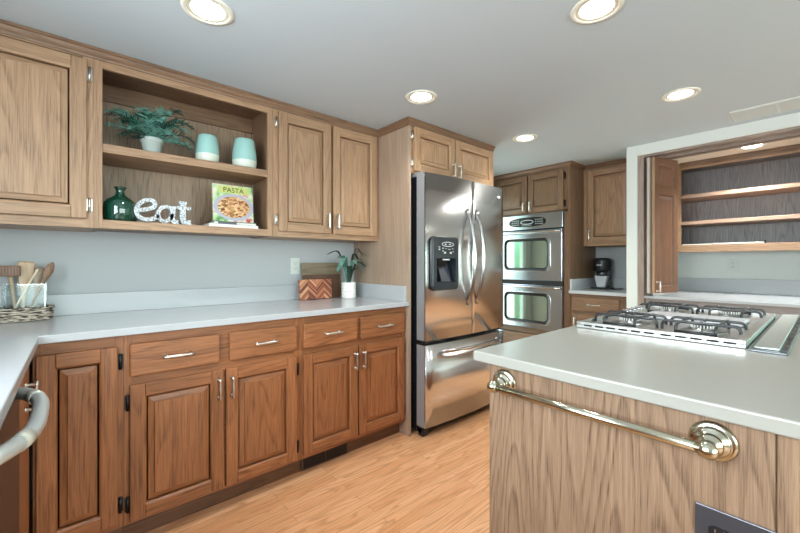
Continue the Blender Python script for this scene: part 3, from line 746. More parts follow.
outlet(face_far(.925), .113, .645, 'island_outlet', 'black double outlet plate on the island end panel', 2, SLATE, BLACKP, .076, .128)

# ================================================================ COOKTOP
c = thing('gas_cooktop', 'stainless gas cooktop with grey tube grates on the island counter', 'cooktop', (2.01, .42, .915))
CX0, CX1, CY0, CY1 = 1.545, 2.475, .165, .678
CS = steel('cooktop_steel', (206, 208, 206), .3, 'Y')
mb = MB(); mb.box(CX0, CX1, CY0, CY1, .9152, .928)
for q in ((CX0, CX0 + .016, CY0, CY1), (CX1 - .02, CX1, CY0, CY1), (CX0 + .016, CX1 - .02, CY0, CY0 + .032), (CX0 + .016, CX1 - .02, CY1 - .016, CY1)): mb.box(*q, .927, .940)
pan = mb.build('pan', CS, c, .003)
n = 11; span = (CY1 - CY0 - .05)
for i in range(n):
    y = CY1 - .030 - i * span / n - (.008 if i > 5 else 0)
    bx('vent_slot', DARKHOLE, pan, CX0 - .0006, CX0 + .004, y - .030, y, .9245, .9315)
# raised centre plate
mb = MB(); mb.box(1.93, 2.13, .215, .565, .928, .946); mb.build('centre_plate', plain('white_enamel', (225, 228, 232), .15), c, .008, 3)
BURN = steel('burner_ring_steel', (170, 172, 170), .3)
burners = [(1.745, .305), (1.745, .545), (2.315, .305), (2.315, .545)]
for bxx, byy in burners:
    mb = MB(); mb.lathe((bxx, byy, .928), [(.070, 0), (.066, .003), (.050, .004), (.042, .006), (.040, .012), (.030, .014)], 32); b = mb.build('burner', BURN, c)
    mb = MB()
    for k in range(24):
        a = 2 * math.pi * k / 24
        mb.lathe((bxx + .037 * math.cos(a), byy + .037 * math.sin(a), .938), [(.0028, 0), (.0028, .012), (.0015, .013)], 6)
    mb.build('flame_ring', CERAM, b)
    mb = MB(); mb.lathe((bxx, byy, .943), [(.033, 0), (.034, .004), (.028, .007), (.001, .008)], 28); mb.build('burner_cap', GRATE, b)
def staple(p0, p1, zt, zb_, r=.018):
    """bar with rounded, turned-down ends"""
    p0, p1 = Vector(p0), Vector(p1); d = (p1 - p0).normalized(); pts = [(p0.x, p0.y, zb_)]
    for i in range(5):
        a = R(90 * i / 4); q = p0 + d * (r - r * math.cos(a)); pts.append((q.x, q.y, zt - r + r * math.sin(a)))
    for i in range(5):
        a = R(90 - 90 * i / 4); q = p1 - d * (r - r * math.cos(a)); pts.append((q.x, q.y, zt - r + r * math.sin(a)))
    pts.append((p1.x, p1.y, zb_)); return pts
for bxx, byy in burners:
    mb = MB(); zt = .962; a = .112
    for s_ in (-1, 1):
        mb.tube(staple((bxx + s_ * .062, byy - a), (bxx + s_ * .062, byy + a), zt, .929), .0052, 8)
        mb.tube(staple((bxx - .125, byy + s_ * .055), (bxx + .125, byy + s_ * .055), zt - .001, .929), .0052, 8)
    mb.tube([(bxx - .125, byy - .055, .936), (bxx - .125, byy + .055, .936)], .005, 8); mb.tube([(bxx + .125, byy - .055, .936), (bxx + .125, byy + .055, .936)], .005, 8)
    for s_ in (-1, 1): mb.tube([(bxx - s_ * .062, byy, zt), (bxx - s_ * .025, byy, zt)], .0045, 8)
    mb.build('grate', GRATE, c)
for k in range(5):
    x = 1.93 + k * .056
    mb = MB(); mb.lathe((x, .620, .928), [(.021, 0), (.021, .004), (.017, .006), (.016, .024), (.013, .027), (.001, .028)], 24); kb = mb.build('knob', STEELH, c)
    bx('grip', STEELH, kb, x - .003, x + .003, .606, .634, .950, .963, .001)

c = thing('downdraft_vent', 'flat stainless downdraft vent strip behind the cooktop', 'vent', (2.1, .12, .915))
mb = MB(); mb.box(1.520, 2.655, .076, .158, .9152, .922); mb.build('frame', steel('vent_frame_steel', (120, 124, 128), .3), c, .002)
mb = MB(); mb.prism([(.094, .922), (.094, .929), (.150, .926), (.150, .922)], 'X', 1.545, 2.625); mb.build('lid', steel('vent_lid_steel', (208, 218, 214), .35), c, .002)
mb = MB()
for i in range(9): mb.box(1.56 + i * .12, 1.66 + i * .12, .079, .090, .922, .9245)
mb.build('grille', BLACKM, c)

# ================================================================ CEILING FIXTURES
BAFF = plain('pale_baffle', (226, 224, 204), .35)
def downlight(x, y, z, energy, label, first=[]):
    if not first:
        c = thing('recessed_light', label, 'light', (x, y, z), 'recessed ceiling lights')
        mb = MB(); mb.lathe((x, y, z - .0005), [(.072, -.001), (.075, -.006), (.090, -.005), (.093, -.001), (.093, 0)], 40, caps=False); mb.build('trim_ring', plain('white_trim_ring', (232, 232, 220), .3), c)
        mb = MB(); mb.lathe((x, y, z - .003), [(.073, 0), (.070, -.001), (.060, .0018)], 40, caps=False); mb.build('baffle', BAFF, c)
        mb = MB(); mb.lathe((x, y, z - .003), [(.001, -.004), (.030, -.003), (.054, -.001), (.060, .0015)], 32, caps=False); mb.build('lamp', LAMP, c)
        first.append(c)
    else:
        c = first[0].copy(); COL.objects.link(c); c.location = (x, y, z); c['label'] = label; ORIG[c.name] = Vector((x, y, z))
        for ch in list(first[0].children):
            if ch.type != 'MESH': continue
            k = ch.copy(); COL.objects.link(k); k.parent = c
    l = bpy.data.lights.new('downlight_bulb', 'SPOT'); l.energy = energy; l.spot_size = R(130); l.spot_blend = .8; l.shadow_soft_size = .06; l.color = (1.0, .97, .93)
    o = bpy.data.objects.new('downlight_bulb', l); COL.objects.link(o); o.location = (0, 0, -.02); o.parent = c
downlight(.385, 1.573, CEIL, 20, 'lit recessed ceiling light nearest the left wall cabinets')
downlight(1.507, .585, CEIL, 20, 'lit recessed ceiling light above the near half of the island')
downlight(1.535, 1.577, CEIL, 20, 'lit recessed ceiling light in front of the refrigerator cabinet')
downlight(2.647, .565, CEIL, 20, 'lit recessed ceiling light nearest the ceiling air grille')
downlight(2.655, 1.562, CEIL, 20, 'lit recessed ceiling light between refrigerator and wall oven')
downlight(3.987, .395, 2.09, 75, 'lit recessed light in the low ceiling of the niche')
c = thing('ceiling_vent', 'flat white air return grille on the ceiling beside the partition', 'vent', (3.3, .1, CEIL))
bx('frame', PARTM, c, 3.195, 3.440, -.22, .425, CEIL - .006, CEIL - .0005, .002)
for k in range(3):
    y1 = .415 - k * .212
    mb = MB()
    for i in range(11): mb.box(3.205 + i * .0205, 3.205 + i * .0205 + .016, y1 - .200, y1, CEIL - .009, CEIL - .0055)
    mb.build('louvre', plain('grille_grey', (196, 204, 202), .5), c)

# ================================================================ SHELF DECOR
SH1, SH0 = 1.7335, 1.3785
# fern
FX, FY = .295, 2.275
c = thing('potted_fern', 'artificial blue-green fern in a small pale pot on the upper display shelf', 'plant', (FX, FY, SH1))
mb = MB(); mb.lathe((FX, FY, SH1), [(.030, 0), (.036, .004), (.047, .058), (.051, .060), (.052, .078), (.048, .080), (.044, .068), (.001, .066)], 32); mb.build('pot', POTGREY, c)
FERN = plain('fern_leaf', (40, 104, 88), .5, noise=.8, nscale=50); FERN2 = plain('fern_leaf_pale', (112, 170, 154), .5, noise=.45, nscale=60)
mb = MB()
def frond(base, az, reach, rise, droop, wid, m):
    n = 19; prev = None; ca, sa = math.cos(az), math.sin(az)
    P = lambda t: Vector((base[0] + ca * reach * t, base[1] + sa * reach * t, base[2] + rise * math.sin(t * 1.9) - droop * t * t))
    mb.mat(m); mb.tube([tuple(P(i / 8)) for i in range(9)], [.0016] * 8 + [.0006], 5)
    for i in range(2, n + 1):
        t = i / n; p = P(t); d = (P(min(1, t + .02)) - P(t - .02)).normalized(); side = Vector((-sa, ca, 0)); up = d.cross(side)
        L = wid * math.sin(math.pi * (t * .82 + .12)) ** .7
        for s_ in (-1, 1):
            tip = p + (side * s_ * .86 + d * .5 + up * random.uniform(-.25, .35)) * L; q = (d * .0034)
            mid_ = p + (tip - p) * .55 + up * .003
            a = [mb.v(tuple(x)) for x in (p - q, mid_ - q * 1.0, tip, mid_ + q * 1.0, p + q)]
            mb.f(a)
cb = (FX, FY, SH1 + .062)
fr = [(180, .17, .10, .02), (200, .19, .11, .05), (215, .17, .08, .05), (165, .15, .13, .02), (190, .12, .04, .05), (225, .13, .06, .06), (150, .12, .09, .01),
      (0, .13, .12, .01), (-12, .17, .13, .06), (-30, .16, .10, .07), (15, .13, .13, .01), (-45, .12, .06, .06), (-8, .18, .08, .09), (-80, .09, .10, .03), (-110, .10, .11, .03),
      (90, .08, .15, .0), (60, .10, .15, .02), (-60, .10, .14, .03), (120, .09, .13, .0), (240, .12, .12, .02), (-20, .12, .16, .02), (-25, .16, .03, .05), (-5, .17, .04, .08), (-35, .13, .02, .03), (205, .14, .01, .03), (190, .18, .05, .03), (-50, .15, .10, .08), (-70, .12, .07, .07)]
for i, (az, re, ri, dr) in enumerate(fr):
    frond(cb, R(az), re * 1.12, ri * 1.15, dr * .8, .052, FERN if i % 2 == 0 else FERN2)
for v in mb.bm.verts:
    if v.co.y > 2.505: v.co.y = 2.505 - (v.co.y - 2.505) * .2
    v.co.x = min(max(v.co.x, .099), .486)
mb.build('foliage', None, c)

# tumblers
def two_tone():
    t = NT('aqua_glaze_cream_base'); z = t.n('SeparateXYZ', {0: t.n('TexCoord').outputs['Object']}).outputs['Z']
    f = t.math('GREATER_THAN', z, .042)
    t.bsdf(Base_Color=t.mix(f, rgb(208, 218, 206), rgb(150, 194, 188)), Roughness=.22); return t.m
TT = two_tone()
for i, (x, lab) in enumerate(((.552, 'aqua and cream ceramic tumbler nearer the fern'), (.752, 'aqua and cream ceramic tumbler at the right end of the shelf'))):
    mb = MB(); k = 1.0 if i == 0 else 1.14
    mb.lathe((x, 2.265, SH1), [(.046 * k, 0), (.055 * k, .003), (.059 * k, .03), (.060 * k, .05), (.057 * k, .095), (.048 * k, .143 * k), (.045 * k, .148 * k), (.041 * k, .146 * k), (.050 * k, .08), (.050 * k, .012), (.001, .010)], 40)
    tag(mb.build('ceramic_tumbler', TT), lab, 'tumbler', 'tumblers on the display shelf')
# green vase
mb = MB(); mb.lathe((.164, 2.27, SH0), [(.050, 0), (.062, .003), (.067, .012), (.069, .068), (.066, .090), (.050, .108), (.028, .123), (.018, .134), (.0165, .150), (.020, .158), (.026, .164), (.0255, .169), (.021, .170), (.0145, .160), (.013, .140), (.02, .120), (.04, .10), (.060, .06), (.058, .01), (.001, .008)], 40)
tag(mb.build('glass_vase', GREENG), 'squat emerald glass vase with narrow neck on the bottom display shelf', 'vase')
# eat sign
def crackle():
    t = NT('distressed_white_paint'); v = t.n('TexCoord').outputs['Object']
    vo = t.n('TexVoronoi', {'Vector': v, 'Scale': 75.0}, feature='DISTANCE_TO_EDGE').outputs['Distance']
    nz = t.n('TexNoise', {'Vector': v, 'Scale': 120.0, 'Detail': 3.0}).outputs['Fac']
    f = t.math('MULTIPLY', t.ramp(vo, [(.0, (1,) * 3), (.16, (0,) * 3)]), t.ramp(nz, [(.40, (0,) * 3), (.5, (1,) * 3)]))
    t.bsdf(Base_Color=t.mix(f, rgb(200, 207, 211), rgb(84, 88, 92)), Roughness=.7); return t.m
EATM = crackle()
def stroke(mb, pts, width, y0, y1):
    """flat ribbon of given widths in the xz plane, thick in y"""
    L, Rr = [], []
    n = len(pts)
    for i, p in enumerate(pts):
        a = Vector(pts[max(i - 1, 0)]); b = Vector(pts[min(i + 1, n - 1)]); d = (b - a).normalized(); nn = Vector((-d.y, d.x))
        w_ = width[i] if isinstance(width, (list, tuple)) else width
        L.append(Vector(p) + nn * w_ / 2); Rr.append(Vector(p) - nn * w_ / 2)
    rings = [[(l.x, y0, l.y), (r.x, y0, r.y), (r.x, y1, r.y), (l.x, y1, l.y)] for l, r in zip(L, Rr)]
    mb.loft(rings, True, True, False)
def spline(ctrl, k=8):
    out = []; P = [ctrl[0]] + ctrl + [ctrl[-1]]
    for i in range(1, len(P) - 2):
        for j in range(k):
            t = j / k; p0, p1, p2, p3 = (Vector(P[i - 1]), Vector(P[i]), Vector(P[i + 1]), Vector(P[i + 2]))
            out.append(tuple(.5 * ((2 * p1) + (-p0 + p2) * t + (2 * p0 - 5 * p1 + 4 * p2 - p3) * t * t + (-p0 + 3 * p1 - 3 * p2 + p3) * t ** 3)))
    out.append(tuple(ctrl[-1])); return out
c = thing('word_sign', 'white distressed letters spelling eat standing on the bottom display shelf', 'sign', (.33, 2.24, SH0))
ex, ez, ey0, ey1 = .203, SH0 + .001, 2.224, 2.262
S = lambda pts: [(ex + a * 1.08, ez + b * 1.02) for a, b in pts]
mb = MB(); e_pts = spline(S([(.028, .058), (.060, .064), (.088, .080), (.086, .104), (.062, .110), (.034, .092), (.020, .060), (.028, .028), (.056, .013), (.088, .022), (.104, .040)]))
stroke(mb, e_pts, .0195, ey0, ey1); mb.build('letter', EATM, c)
mb = MB(); stroke(mb, spline(S([(.158, .076), (.136, .085), (.112, .072), (.104, .044), (.112, .018), (.132, .010), (.154, .028), (.160, .050)])), .018, ey0, ey1)
stroke(mb, spline(S([(.168, .090), (.162, .050), (.162, .022), (.172, .010), (.186, .012)])), .021, ey0, ey1); mb.build('letter', EATM, c)
mb = MB(); stroke(mb, spline(S([(.206, .118), (.205, .080), (.205, .030), (.214, .011), (.240, .012)])), .027, ey0, ey1)
stroke(mb, S([(.180, .084), (.240, .084)]), .017, ey0 + .001, ey1 - .001); stroke(mb, S([(.190, .112), (.222, .112)]), .014, ey0 + .001, ey1 - .001); mb.build('letter', EATM, c)
# books
mb = MB(); mb.box(.545, .822, 2.205, 2.40, SH0, SH0 + .017)
c = thing('white_book', 'white book lying flat under the grey book on the display shelf', 'book', (.68, 2.30, SH0))
bx('cover', plain('white_cover', (226, 228, 226), .5), c, .548, .820, 2.222, 2.40, SH0, SH0 + .003); bx('cover', plain('white_cover_top', (226, 228, 226), .5), c, .548, .820, 2.222, 2.40, SH0 + .014, SH0 + .017)
bx('pages', plain('page_edge', (236, 234, 224), .8), c, .551, .817, 2.225, 2.397, SH0 + .003, SH0 + .014)
mb.bm.free()
c = thing('grey_book', 'dark-spined book lying flat between white book and pasta cookbook', 'book', (.69, 2.31, SH0 + .0172))
bx('pages', plain('page_edge_b', (222, 222, 214), .8), c, .583, .812, 2.245, 2.395, SH0 + .020, SH0 + .032)
bx('cover', plain('dark_cover', (58, 60, 62), .5), c, .580, .815, 2.240, 2.398, SH0 + .0172, SH0 + .020); bx('cover', plain('dark_cover_top', (70, 74, 76), .5), c, .580, .815, 2.240, 2.398, SH0 + .032, SH0 + .035)
bx('spine', plain('grey_spine', (84, 88, 92), .5), c, .600, .70, 2.238, 2.2402, SH0 + .0175, SH0 + .0347)
def cover_mat():
    t = NT('printed_pasta_cover'); o_ = t.n('TexCoord').outputs['Object']; s_ = t.n('SeparateXYZ', {0: o_}); x, z = s_.outputs['X'], s_.outputs['Z']
    dx = t.math('DIVIDE', t.math('SUBTRACT', x, .004), .112); dz = t.math('DIVIDE', t.math('SUBTRACT', z, .088), .078)
    r = t.math('SQRT', t.math('ADD', t.math('MULTIPLY', dx, dx), t.math('MULTIPLY', dz, dz)))
    vo = t.n('TexVoronoi', {'Vector': t.n('Mapping', {'Vector': o_, 'Scale': (70.0, 1.0, 110.0), 'Rotation': (0, .6, 0)}).outputs[0], 'Scale': 1.0})
    pasta = t.ramp(t.n('SeparateColor', {0: vo.outputs['Color']}).outputs[0], [(.0, rgb(92, 48, 26)[:3]), (.35, rgb(190, 140, 84)[:3]), (.7, rgb(226, 196, 148)[:3]), (1.0, rgb(150, 60, 36)[:3])])
    bg0 = t.n('TexNoise', {'Vector': o_, 'Scale': 16.0, 'Detail': 3.0}).outputs['Fac']
    bg = t.ramp(bg0, [(.3, rgb(60, 110, 60)[:3]), (.45, rgb(160, 200, 140)[:3]), (.58, rgb(214, 210, 190)[:3]), (.7, rgb(176, 70, 66)[:3])])
    rim = t.mix(t.math('GREATER_THAN', r, .80), pasta, rgb(168, 170, 186))
    c1 = t.mix(t.math('GREATER_THAN', r, 1.0), rim, bg)
    inb = t.math('MULTIPLY', t.math('GREATER_THAN', z, .170), t.math('LESS_THAN', z, .210))
    inb = t.math('MULTIPLY', inb, t.math('LESS_THAN', t.math('ABSOLUTE', t.math('SUBTRACT', x, .008)), .086))
    c2 = t.mix(inb, c1, rgb(190, 200, 118))
    t.bsdf(Base_Color=c2, Roughness=.3); return t.m
def text_mesh(txt, size, m, parent, name, mat4, extr=.0004):
    cu = bpy.data.curves.new(name, 'FONT'); cu.body = txt; cu.size = size; cu.extrude = extr; cu.align_x = 'CENTER'
    tmp = bpy.data.objects.new('tmp', cu); COL.objects.link(tmp); dg = bpy.context.evaluated_depsgraph_get(); dg.update()
    me = bpy.data.meshes.new_from_object(tmp.evaluated_get(dg)); COL.objects.unlink(tmp); bpy.data.objects.remove(tmp)
    me.transform(mat4); me.materials.clear(); me.materials.append(m)
    o = bpy.data.objects.new(name, me); COL.objects.link(o); o.parent = parent; return o
BZ = SH0 + .0355
c = thing('pasta_cookbook', 'upright cookbook with a bowl of noodles on its PASTA cover', 'book', (.695, 2.30, BZ))
tilt = Matrix.Rotation(R(-7), 3, 'X'); pv = (.695, 2.275, BZ)
mb = MB(); mb.box(.585, .590, 2.272, 2.292, BZ + .001, BZ + .220).box(.590, .808, 2.272, 2.274, BZ + .001, BZ + .220).box(.590, .808, 2.290, 2.292, BZ + .001, BZ + .220)
mb.build('cover', cover_mat(), c, 0, 2, (pv, tilt))
mb = MB(); mb.box(.590, .804, 2.2742, 2.2898, BZ + .004, BZ + .217); mb.build('pages', plain('page_edge_c', (232, 230, 222), .8), c, 0, 2, (pv, tilt))
M4 = Matrix.Translation(Vector(pv) - Vector(ORIG[c.name])) @ tilt.to_4x4() @ Matrix.Translation((.004, -.0042, .176)) @ Matrix.Rotation(R(90), 4, 'X')
text_mesh('PASTA', .040, plain('olive_print', (52, 64, 30), .5), c, 'title_lettering', M4)

# ================================================================ LEFT COUNTER ITEMS
CT = .9155
# basket
c = thing('woven_basket', 'low woven rope basket tray on the counter by the wall', 'basket', (-.24, 2.41, CT))
def wicker():
    t = NT('black_flecked_rope'); o_ = t.n('TexCoord').outputs['Object']
    nz = t.n('TexNoise', {'Vector': t.n('Mapping', {'Vector': o_, 'Scale': (34.0, 34.0, 190.0), 'Rotation': (0, .12, 0)}).outputs[0], 'Scale': 1.0, 'Detail': 2.0}).outputs['Fac']
    t.bsdf(Base_Color=t.ramp(nz, [(.42, rgb(70, 62, 56)[:3]), (.50, rgb(178, 166, 150)[:3]), (.7, rgb(222, 212, 196)[:3])]), Roughness=.8); return t.m
WK = wicker(); mb = MB(); bx0, bx1, by0, by1 = -.40, -.088, 2.350, 2.485
for row in range(6):
    z = CT + .007 + row * .0098; g = .0025 * row * .5
    base = rrect(bx0 - g, bx1 + g, by0 - g * .6, by1 + g * .6, .05, 10); dense = []
    for i in range(len(base)):
        a, b = Vector(base[i]), Vector(base[(i + 1) % len(base)]); k = max(1, int((b - a).length / .009))
        for j in range(k): dense.append(a + (b - a) * j / k)
    n = len(dense)
    for ph in (0, math.pi):
        pts = []
        for i in range(n + 1):
            q = dense[i % n]; cq = Vector(((bx0 + bx1) / 2, (by0 + by1) / 2)); dd_ = (q - cq).normalized()
            tt = i * .9 + row * 1.3 + ph; pts.append((q.x + dd_.x * .0028 * math.cos(tt), q.y + dd_.y * .0028 * math.cos(tt), z + .0026 * math.sin(tt)))
        mb.tube(pts, .0040, 5, caps=False)
mb.build('woven_wall', WK, c)
bx('bottom', WK, c, bx0 + .02, bx1 - .02, by0 + .01, by1 - .01, CT, CT + .006, .002)
# clear holder
c = thing('utensil_holder', 'clear square acrylic holder of wooden utensils standing in basket', 'container', (-.175, 2.42, CT + .006))
hx0_, hx1_, hy0_, hy1_, hz0_, hz1_ = -.245, -.105, 2.368, 2.468, CT + .0065, 1.082
mb = MB()
mb.box(hx0_, hx1_, hy0_, hy0_ + .003, hz0_, hz1_).box(hx0_, hx1_, hy1_ - .003, hy1_, hz0_, hz1_).box(hx0_, hx0_ + .003, hy0_ + .003, hy1_ - .003, hz0_, hz1_).box(hx1_ - .003, hx1_, hy0_ + .003, hy1_ - .003, hz0_, hz1_).box(hx0_ + .003, hx1_ - .003, hy0_ + .003, hy1_ - .003, hz0_, hz0_ + .004)
mb.build('box', ACRYL, c)
mb = MB()
for (a, b) in ((hx0_, hy0_), (hx1_ - .003, hy0_), (hx0_, hy1_ - .003), (hx1_ - .003, hy1_ - .003)): mb.box(a - .0003, a + .0033, b - .0003, b + .0033, hz0_, hz1_)
mb.box(hx0_, hx1_, hy0_ - .0003, hy0_ + .0033, hz1_ - .002, hz1_ + .0003).box(hx0_, hx1_, hy1_ - .0033, hy1_ + .0003, hz1_ - .002, hz1_ + .0003)
mb.build('rim', glassy('acrylic_edge', (.8, .86, .86), .7), c)
UT = oak('beech_utensil', (206, 180, 150), (150, 118, 88), 'Z', pore=.3); UTD = oak('walnut_utensil', (150, 112, 84), (84, 56, 40), 'Z')
def utensil(name, label, foot, top, prof, m, flat=.28, twist=0):
    """prof: list of (t, halfwidth, halfthick) along foot->top"""
    f_, t_ = Vector(foot), Vector(top); d = (t_ - f_).normalized(); view = Vector((.2 + twist, -1, 0)).normalized()
    s_ = d.cross(view).normalized(); nn = s_.cross(d)
    mb = MB(); rings = []
    for t, hw_, ht in prof:
        p = f_ + (t_ - f_) * t; rings.append([tuple(p + s_ * hw_ * math.cos(a) + nn * ht * math.sin(a)) for a in (2 * math.pi * k / 14 for k in range(14))])
    mb.loft(rings); return tag(mb.build(name, m), label, 'utensil', 'wooden utensils in the clear holder')
zf = hz0_ + .006
utensil('wooden_spoon', 'dark-tipped wooden spoon leaning right in the clear holder', (-.175, 2.40, zf), (-.082, 2.435, 1.182),
        [(0, .004, .003), (.1, .005, .004), (.55, .006, .004), (.66, .008, .004), (.74, .014, .003), (.84, .018, .003), (.93, .014, .003), (.98, .007, .002), (1, .002, .001)], UTD)
utensil('wooden_spatula', 'wide pale wooden spatula, tallest blade in the clear holder', (-.185, 2.43, zf), (-.172, 2.445, 1.184),
        [(0, .005, .003), (.3, .006, .004), (.45, .010, .003), (.62, .022, .003), (.8, .027, .003), (.97, .030, .003), (1, .027, .002)], UT)
utensil('wooden_turner', 'slim beige wooden turner between the spoon and wide spatula', (-.150, 2.45, zf), (-.130, 2.455, 1.155),
        [(0, .004, .003), (.4, .005, .004), (.6, .013, .003), (.9, .018, .003), (1, .015, .002)], oak('grey_beech_utensil', (178, 158, 134), (128, 106, 84), 'Z', pore=.3))
utensil('wooden_stick', 'thin pale stick leaning diagonally across the clear holder', (-.225, 2.375, zf), (-.132, 2.40, 1.150),
        [(0, .003, .003), (.3, .0035, .003), (.8, .004, .003), (.97, .005, .003), (1, .003, .002)], oak('pale_stick', (226, 208, 184), (190, 164, 134), 'Z', pore=.2))
c = thing('meat_mallet', 'wooden mallet with ridged brown head in the clear holder', 'utensil', (-.225, 2.42, zf), 'wooden utensils in the clear holder')
mb = MB(); mb.tube([(-.20, 2.40, zf + .002), (-.215, 2.41, 1.05), (-.222, 2.413, 1.122)], [.006, .007, .008], 12); mb.build('handle', UT, c)
mb = MB(); mb.box(-.262, -.190, 2.392, 2.434, 1.118, 1.166); mb.build('head', UTD, c, .004)
mb = MB()
for k in range(7): mb.box(-.259 + k * .0098, -.259 + k * .0098 + .0045, 2.3895, 2.393, 1.122, 1.162)
mb.build('ridge', oak('ridge_wood', (110, 74, 54), (64, 40, 28), 'Z'), c)

# cutting boards leaning on the backsplash
BACKB = oak('olive_brown_board', (138, 124, 100), (78, 64, 46), 'X', rings=5)
def lean(pv, deg): return (pv, Matrix.Rotation(R(-deg), 3, 'X'))
mb = MB(); mb.prism(rrect(1.225, 1.548, CT + .001, CT + .262, .012, 4), 'Y', 2.466, 2.482)
tag(mb.build('cutting_board', BACKB, None, .002, 2, lean((1.4, 2.482, CT + .001), 4)), 'tall olive-brown wooden board, rearmost of the three leaning boards', 'cutting board', 'cutting boards against the backsplash')
mb = MB(); mb.prism(rrect(1.224, 1.521, CT + .001, CT + .176, .008, 4), 'Y', 2.444, 2.459)
tag(mb.build('cutting_board', oak('walnut_board', (104, 72, 54), (58, 38, 28), 'X'), None, .002, 2, lean((1.4, 2.459, CT + .001), 4)), 'dark walnut board between the olive-brown and herringbone boards', 'cutting board', 'cutting boards against the backsplash')
def herring():
    t = NT('herringbone_wood'); o_ = t.n('TexCoord').outputs['Object']; s_ = t.n('SeparateXYZ', {0: o_}); x, z = s_.outputs['X'], s_.outputs['Z']
    col_ = t.math('DIVIDE', x, .062); ci = t.math('FLOOR', col_); par = t.math('MODULO', t.math('ABSOLUTE', ci), 2.0); fx = t.math('FRACT', col_)
    sgn = t.math('MULTIPLY_ADD', par, 2.0, -1.0)
    d = t.math('DIVIDE', t.math('ADD', z, t.math('MULTIPLY', t.math('MULTIPLY', fx, .062), sgn)), .0135)
    idx = t.math('FLOOR', d); key = t.n('CombineXYZ', {0: idx, 1: ci, 2: 0.0}).outputs[0]
    wn_ = t.n('TexWhiteNoise', {'Vector': key}, noise_dimensions='3D').outputs['Value']
    c = t.ramp(wn_, [(0.0, rgb(92, 42, 26)[:3]), (.35, rgb(140, 76, 50)[:3]), (.65, rgb(176, 112, 78)[:3]), (1.0, rgb(212, 168, 132)[:3])])
    edge = t.math('LESS_THAN', t.math('FRACT', d), .06)
    t.bsdf(Base_Color=t.mix(edge, c, rgb(70, 34, 22)), Roughness=.4); return t.m
mb = MB(); mb.prism(rrect(1.177, 1.431, CT + .001, CT + .142, .008, 4), 'Y', 2.412, 2.434)
tag(mb.build('cutting_board', herring(), None, .002, 2, lean((1.33, 2.434, CT + .001), 4)), 'small reddish herringbone board, front one of the leaning boards', 'cutting board', 'cutting boards against the backsplash')

# white ribbed pot plant
c = thing('potted_plant', 'white ribbed pot with arching variegated strap leaves beside the boards', 'plant', (1.535, 2.33, CT))
PX, PY = 1.532, 2.345
mb = MB(); prof = [(.040, 0), (.045, .003)]
for k in range(5):
    z = .006 + k * .0223
    for j in range(5): prof.append((.045 + .0035 * math.sin(math.pi * j / 4), z + .0215 * j / 5))
prof += [(.046, .118), (.043, .118), (.041, .104), (.001, .102)]
mb.lathe((PX, PY, CT), [(r_ * 1.12, h_) for r_, h_ in prof], 36); mb.build('pot', CERAM, c)
LD = plain('dark_strap_leaf', (34, 62, 50), .45, noise=.4, nscale=30); LL = plain('pale_strap_leaf', (112, 158, 142), .45, noise=.3, nscale=30)
mb = MB()
def strap(az, reach, rise, droop, wid, m, tipw=1.0):
    ca, sa = math.cos(az), math.sin(az); n = 16; L, Rr, Cc = [], [], []
    for i in range(n + 1):
        t = i / n; p = Vector((PX + ca * (.01 + reach * t ** 1.3), PY + sa * (.01 + reach * t ** 1.3), CT + .095 + 1.34 * rise * math.sin(min(1.57, t * 2.2)) - droop * max(0, t - .45) ** 1.6 * 2.2))
        w_ = 1.35 * wid * (.25 + .75 * math.sin(math.pi * min(1, t * .9 + .05)) ** .8) * (tipw if t > .55 else 1); w_ *= (1 if t < .97 else .3)
        s_ = Vector((-sa, ca, 0)); L.append(tuple(p + s_ * w_)); Rr.append(tuple(p - s_ * w_)); Cc.append(tuple(p + Vector((0, 0, -w_ * .35))))
    mb.mat(m); v = [[mb.v(q) for q in r] for r in (L, Cc, Rr)]
    for a, b in ((0, 1), (1, 2)):
        for i in range(n): mb.f([v[a][i], v[a][i + 1], v[b][i + 1], v[b][i]], True)
for az, re, ri, dr, wd, m, tw in ((-160, .12, .17, .03, .012, LL, 1.2), (-150, .11, .17, .10, .013, LL, 1.5), (170, .16, .20, .05, .011, LD, 1.6), (-170, .10, .14, .10, .015, LL, 1.6), (-40, .12, .20, .06, .009, LD, 1.3),
                              (-10, .11, .22, .10, .008, LD, 1.2), (-25, .13, .16, .10, .012, LL, 1.3), (-60, .13, .14, .06, .013, LD, 1.4), (15, .10, .19, .08, .009, LD, 1.2), (-90, .09, .15, .05, .011, LL, 1.3),
                              (-120, .12, .12, .05, .012, LD, 1.5), (-5, .12, .13, .09, .012, LL, 1.2), (-75, .06, .10, .02, .012, LD, 1.6)):
    strap(R(az), re, ri, dr, wd, m, tw)
for k in range(7):
    a = k * .9; mb.mat(LL); mb.tube([(PX + .012 * math.cos(a), PY + .012 * math.sin(a), CT + .09), (PX + .02 * math.cos(a), PY + .02 * math.sin(a), CT + .2)], .0022, 6)
for v in mb.bm.verts:
    if v.co.y > 2.50: v.co.y = 2.50
    v.co.x = min(v.co.x, 1.672)
mb.build('foliage', None, c)

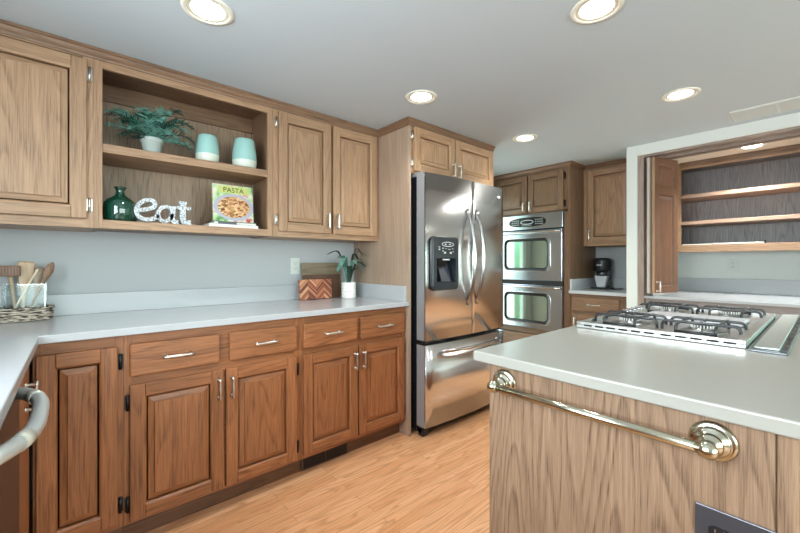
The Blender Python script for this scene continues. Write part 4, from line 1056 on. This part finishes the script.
# ================================================================ COFFEE CORNER
c = thing('coffee_maker', 'black and silver pod coffee maker on the alcove counter', 'coffee maker', (4.02, 1.50, CT))
KX, KY = 4.02, 1.505
BLK = plain('matte_black_plastic', (30, 32, 36), .35); LG = plain('light_grey_shell', (206, 210, 212), .35)
mb = MB(); mb.prism([(KX - .10, KY - .075), (KX + .06, KY - .085), (KX + .06, KY + .085), (KX - .10, KY + .075)], 'Z', CT, CT + .016); mb.build('base', BLK, c, .006)
mb = MB(); mb.loft([[(KX + a, KY + b * k, z) for a, b in ((-.045, -.05), (.06, -.05), (.06, .05), (-.045, .05))] for z, k in ((CT + .016, .75), (CT + .13, 1.2))], smooth=False); mb.build('shell', LG, c, .006)
mb = MB(); mb.lathe((KX, KY, CT + .13), [(.050, 0), (.050, .045)], 32); mb.build('neck', steel('neck_steel', (120, 122, 126), .3), c)
mb = MB(); mb.box(KX + .0, KX + .09, KY - .06, KY + .06, CT + .016, CT + .20); mb.build('column', BLK, c, .01)
mb = MB(); mb.lathe((KX, KY, CT + .172), [(.060, 0), (.078, .008), (.082, .03), (.084, .105), (.078, .128), (.06, .138), (.001, .140)], 36); hd = mb.build('head', BLK, c)
bx('badge', WHITEINK, hd, KX - .0845, KX - .080, KY - .022, KY + .022, CT + .235, CT + .243)
mb = MB(); mb.tube([(KX + .02, KY - .06, CT + .006), (KX - .03, KY - .10, CT + .005), (KX - .02, KY - .15, CT + .005), (KX + .06, KY - .17, CT + .005), (KX + .12, KY - .12, CT + .005)], .005, 8); mb.build('power_cord', BLK, c)
c = thing('small_potted_plant', 'small dark-leaved plant in pale pot half behind the partition edge', 'plant', (4.03, 1.20, CT))
mb = MB(); mb.lathe((4.04, 1.205, CT), [(.035, 0), (.042, .003), (.048, .075), (.044, .076), (.001, .07)], 24); mb.build('pot', CERAM, c)
mb = MB(); mb.mat(LD)
for k in range(9):
    a = 2 * math.pi * k / 9; r_ = .07 if k % 2 else .05; h_ = .06 + .02 * (k % 3)
    p = Vector((4.04, 1.205, CT + .07)); q = p + Vector((r_ * math.cos(a), r_ * .9 * math.sin(a), h_)); s_ = Vector((-math.sin(a), math.cos(a), 0)) * .016; m_ = (p + q) / 2 + Vector((0, 0, .02))
    mb.f([mb.v(tuple(x)) for x in (p, m_ - s_, q, m_ + s_)])
mb.build('foliage', None, c)
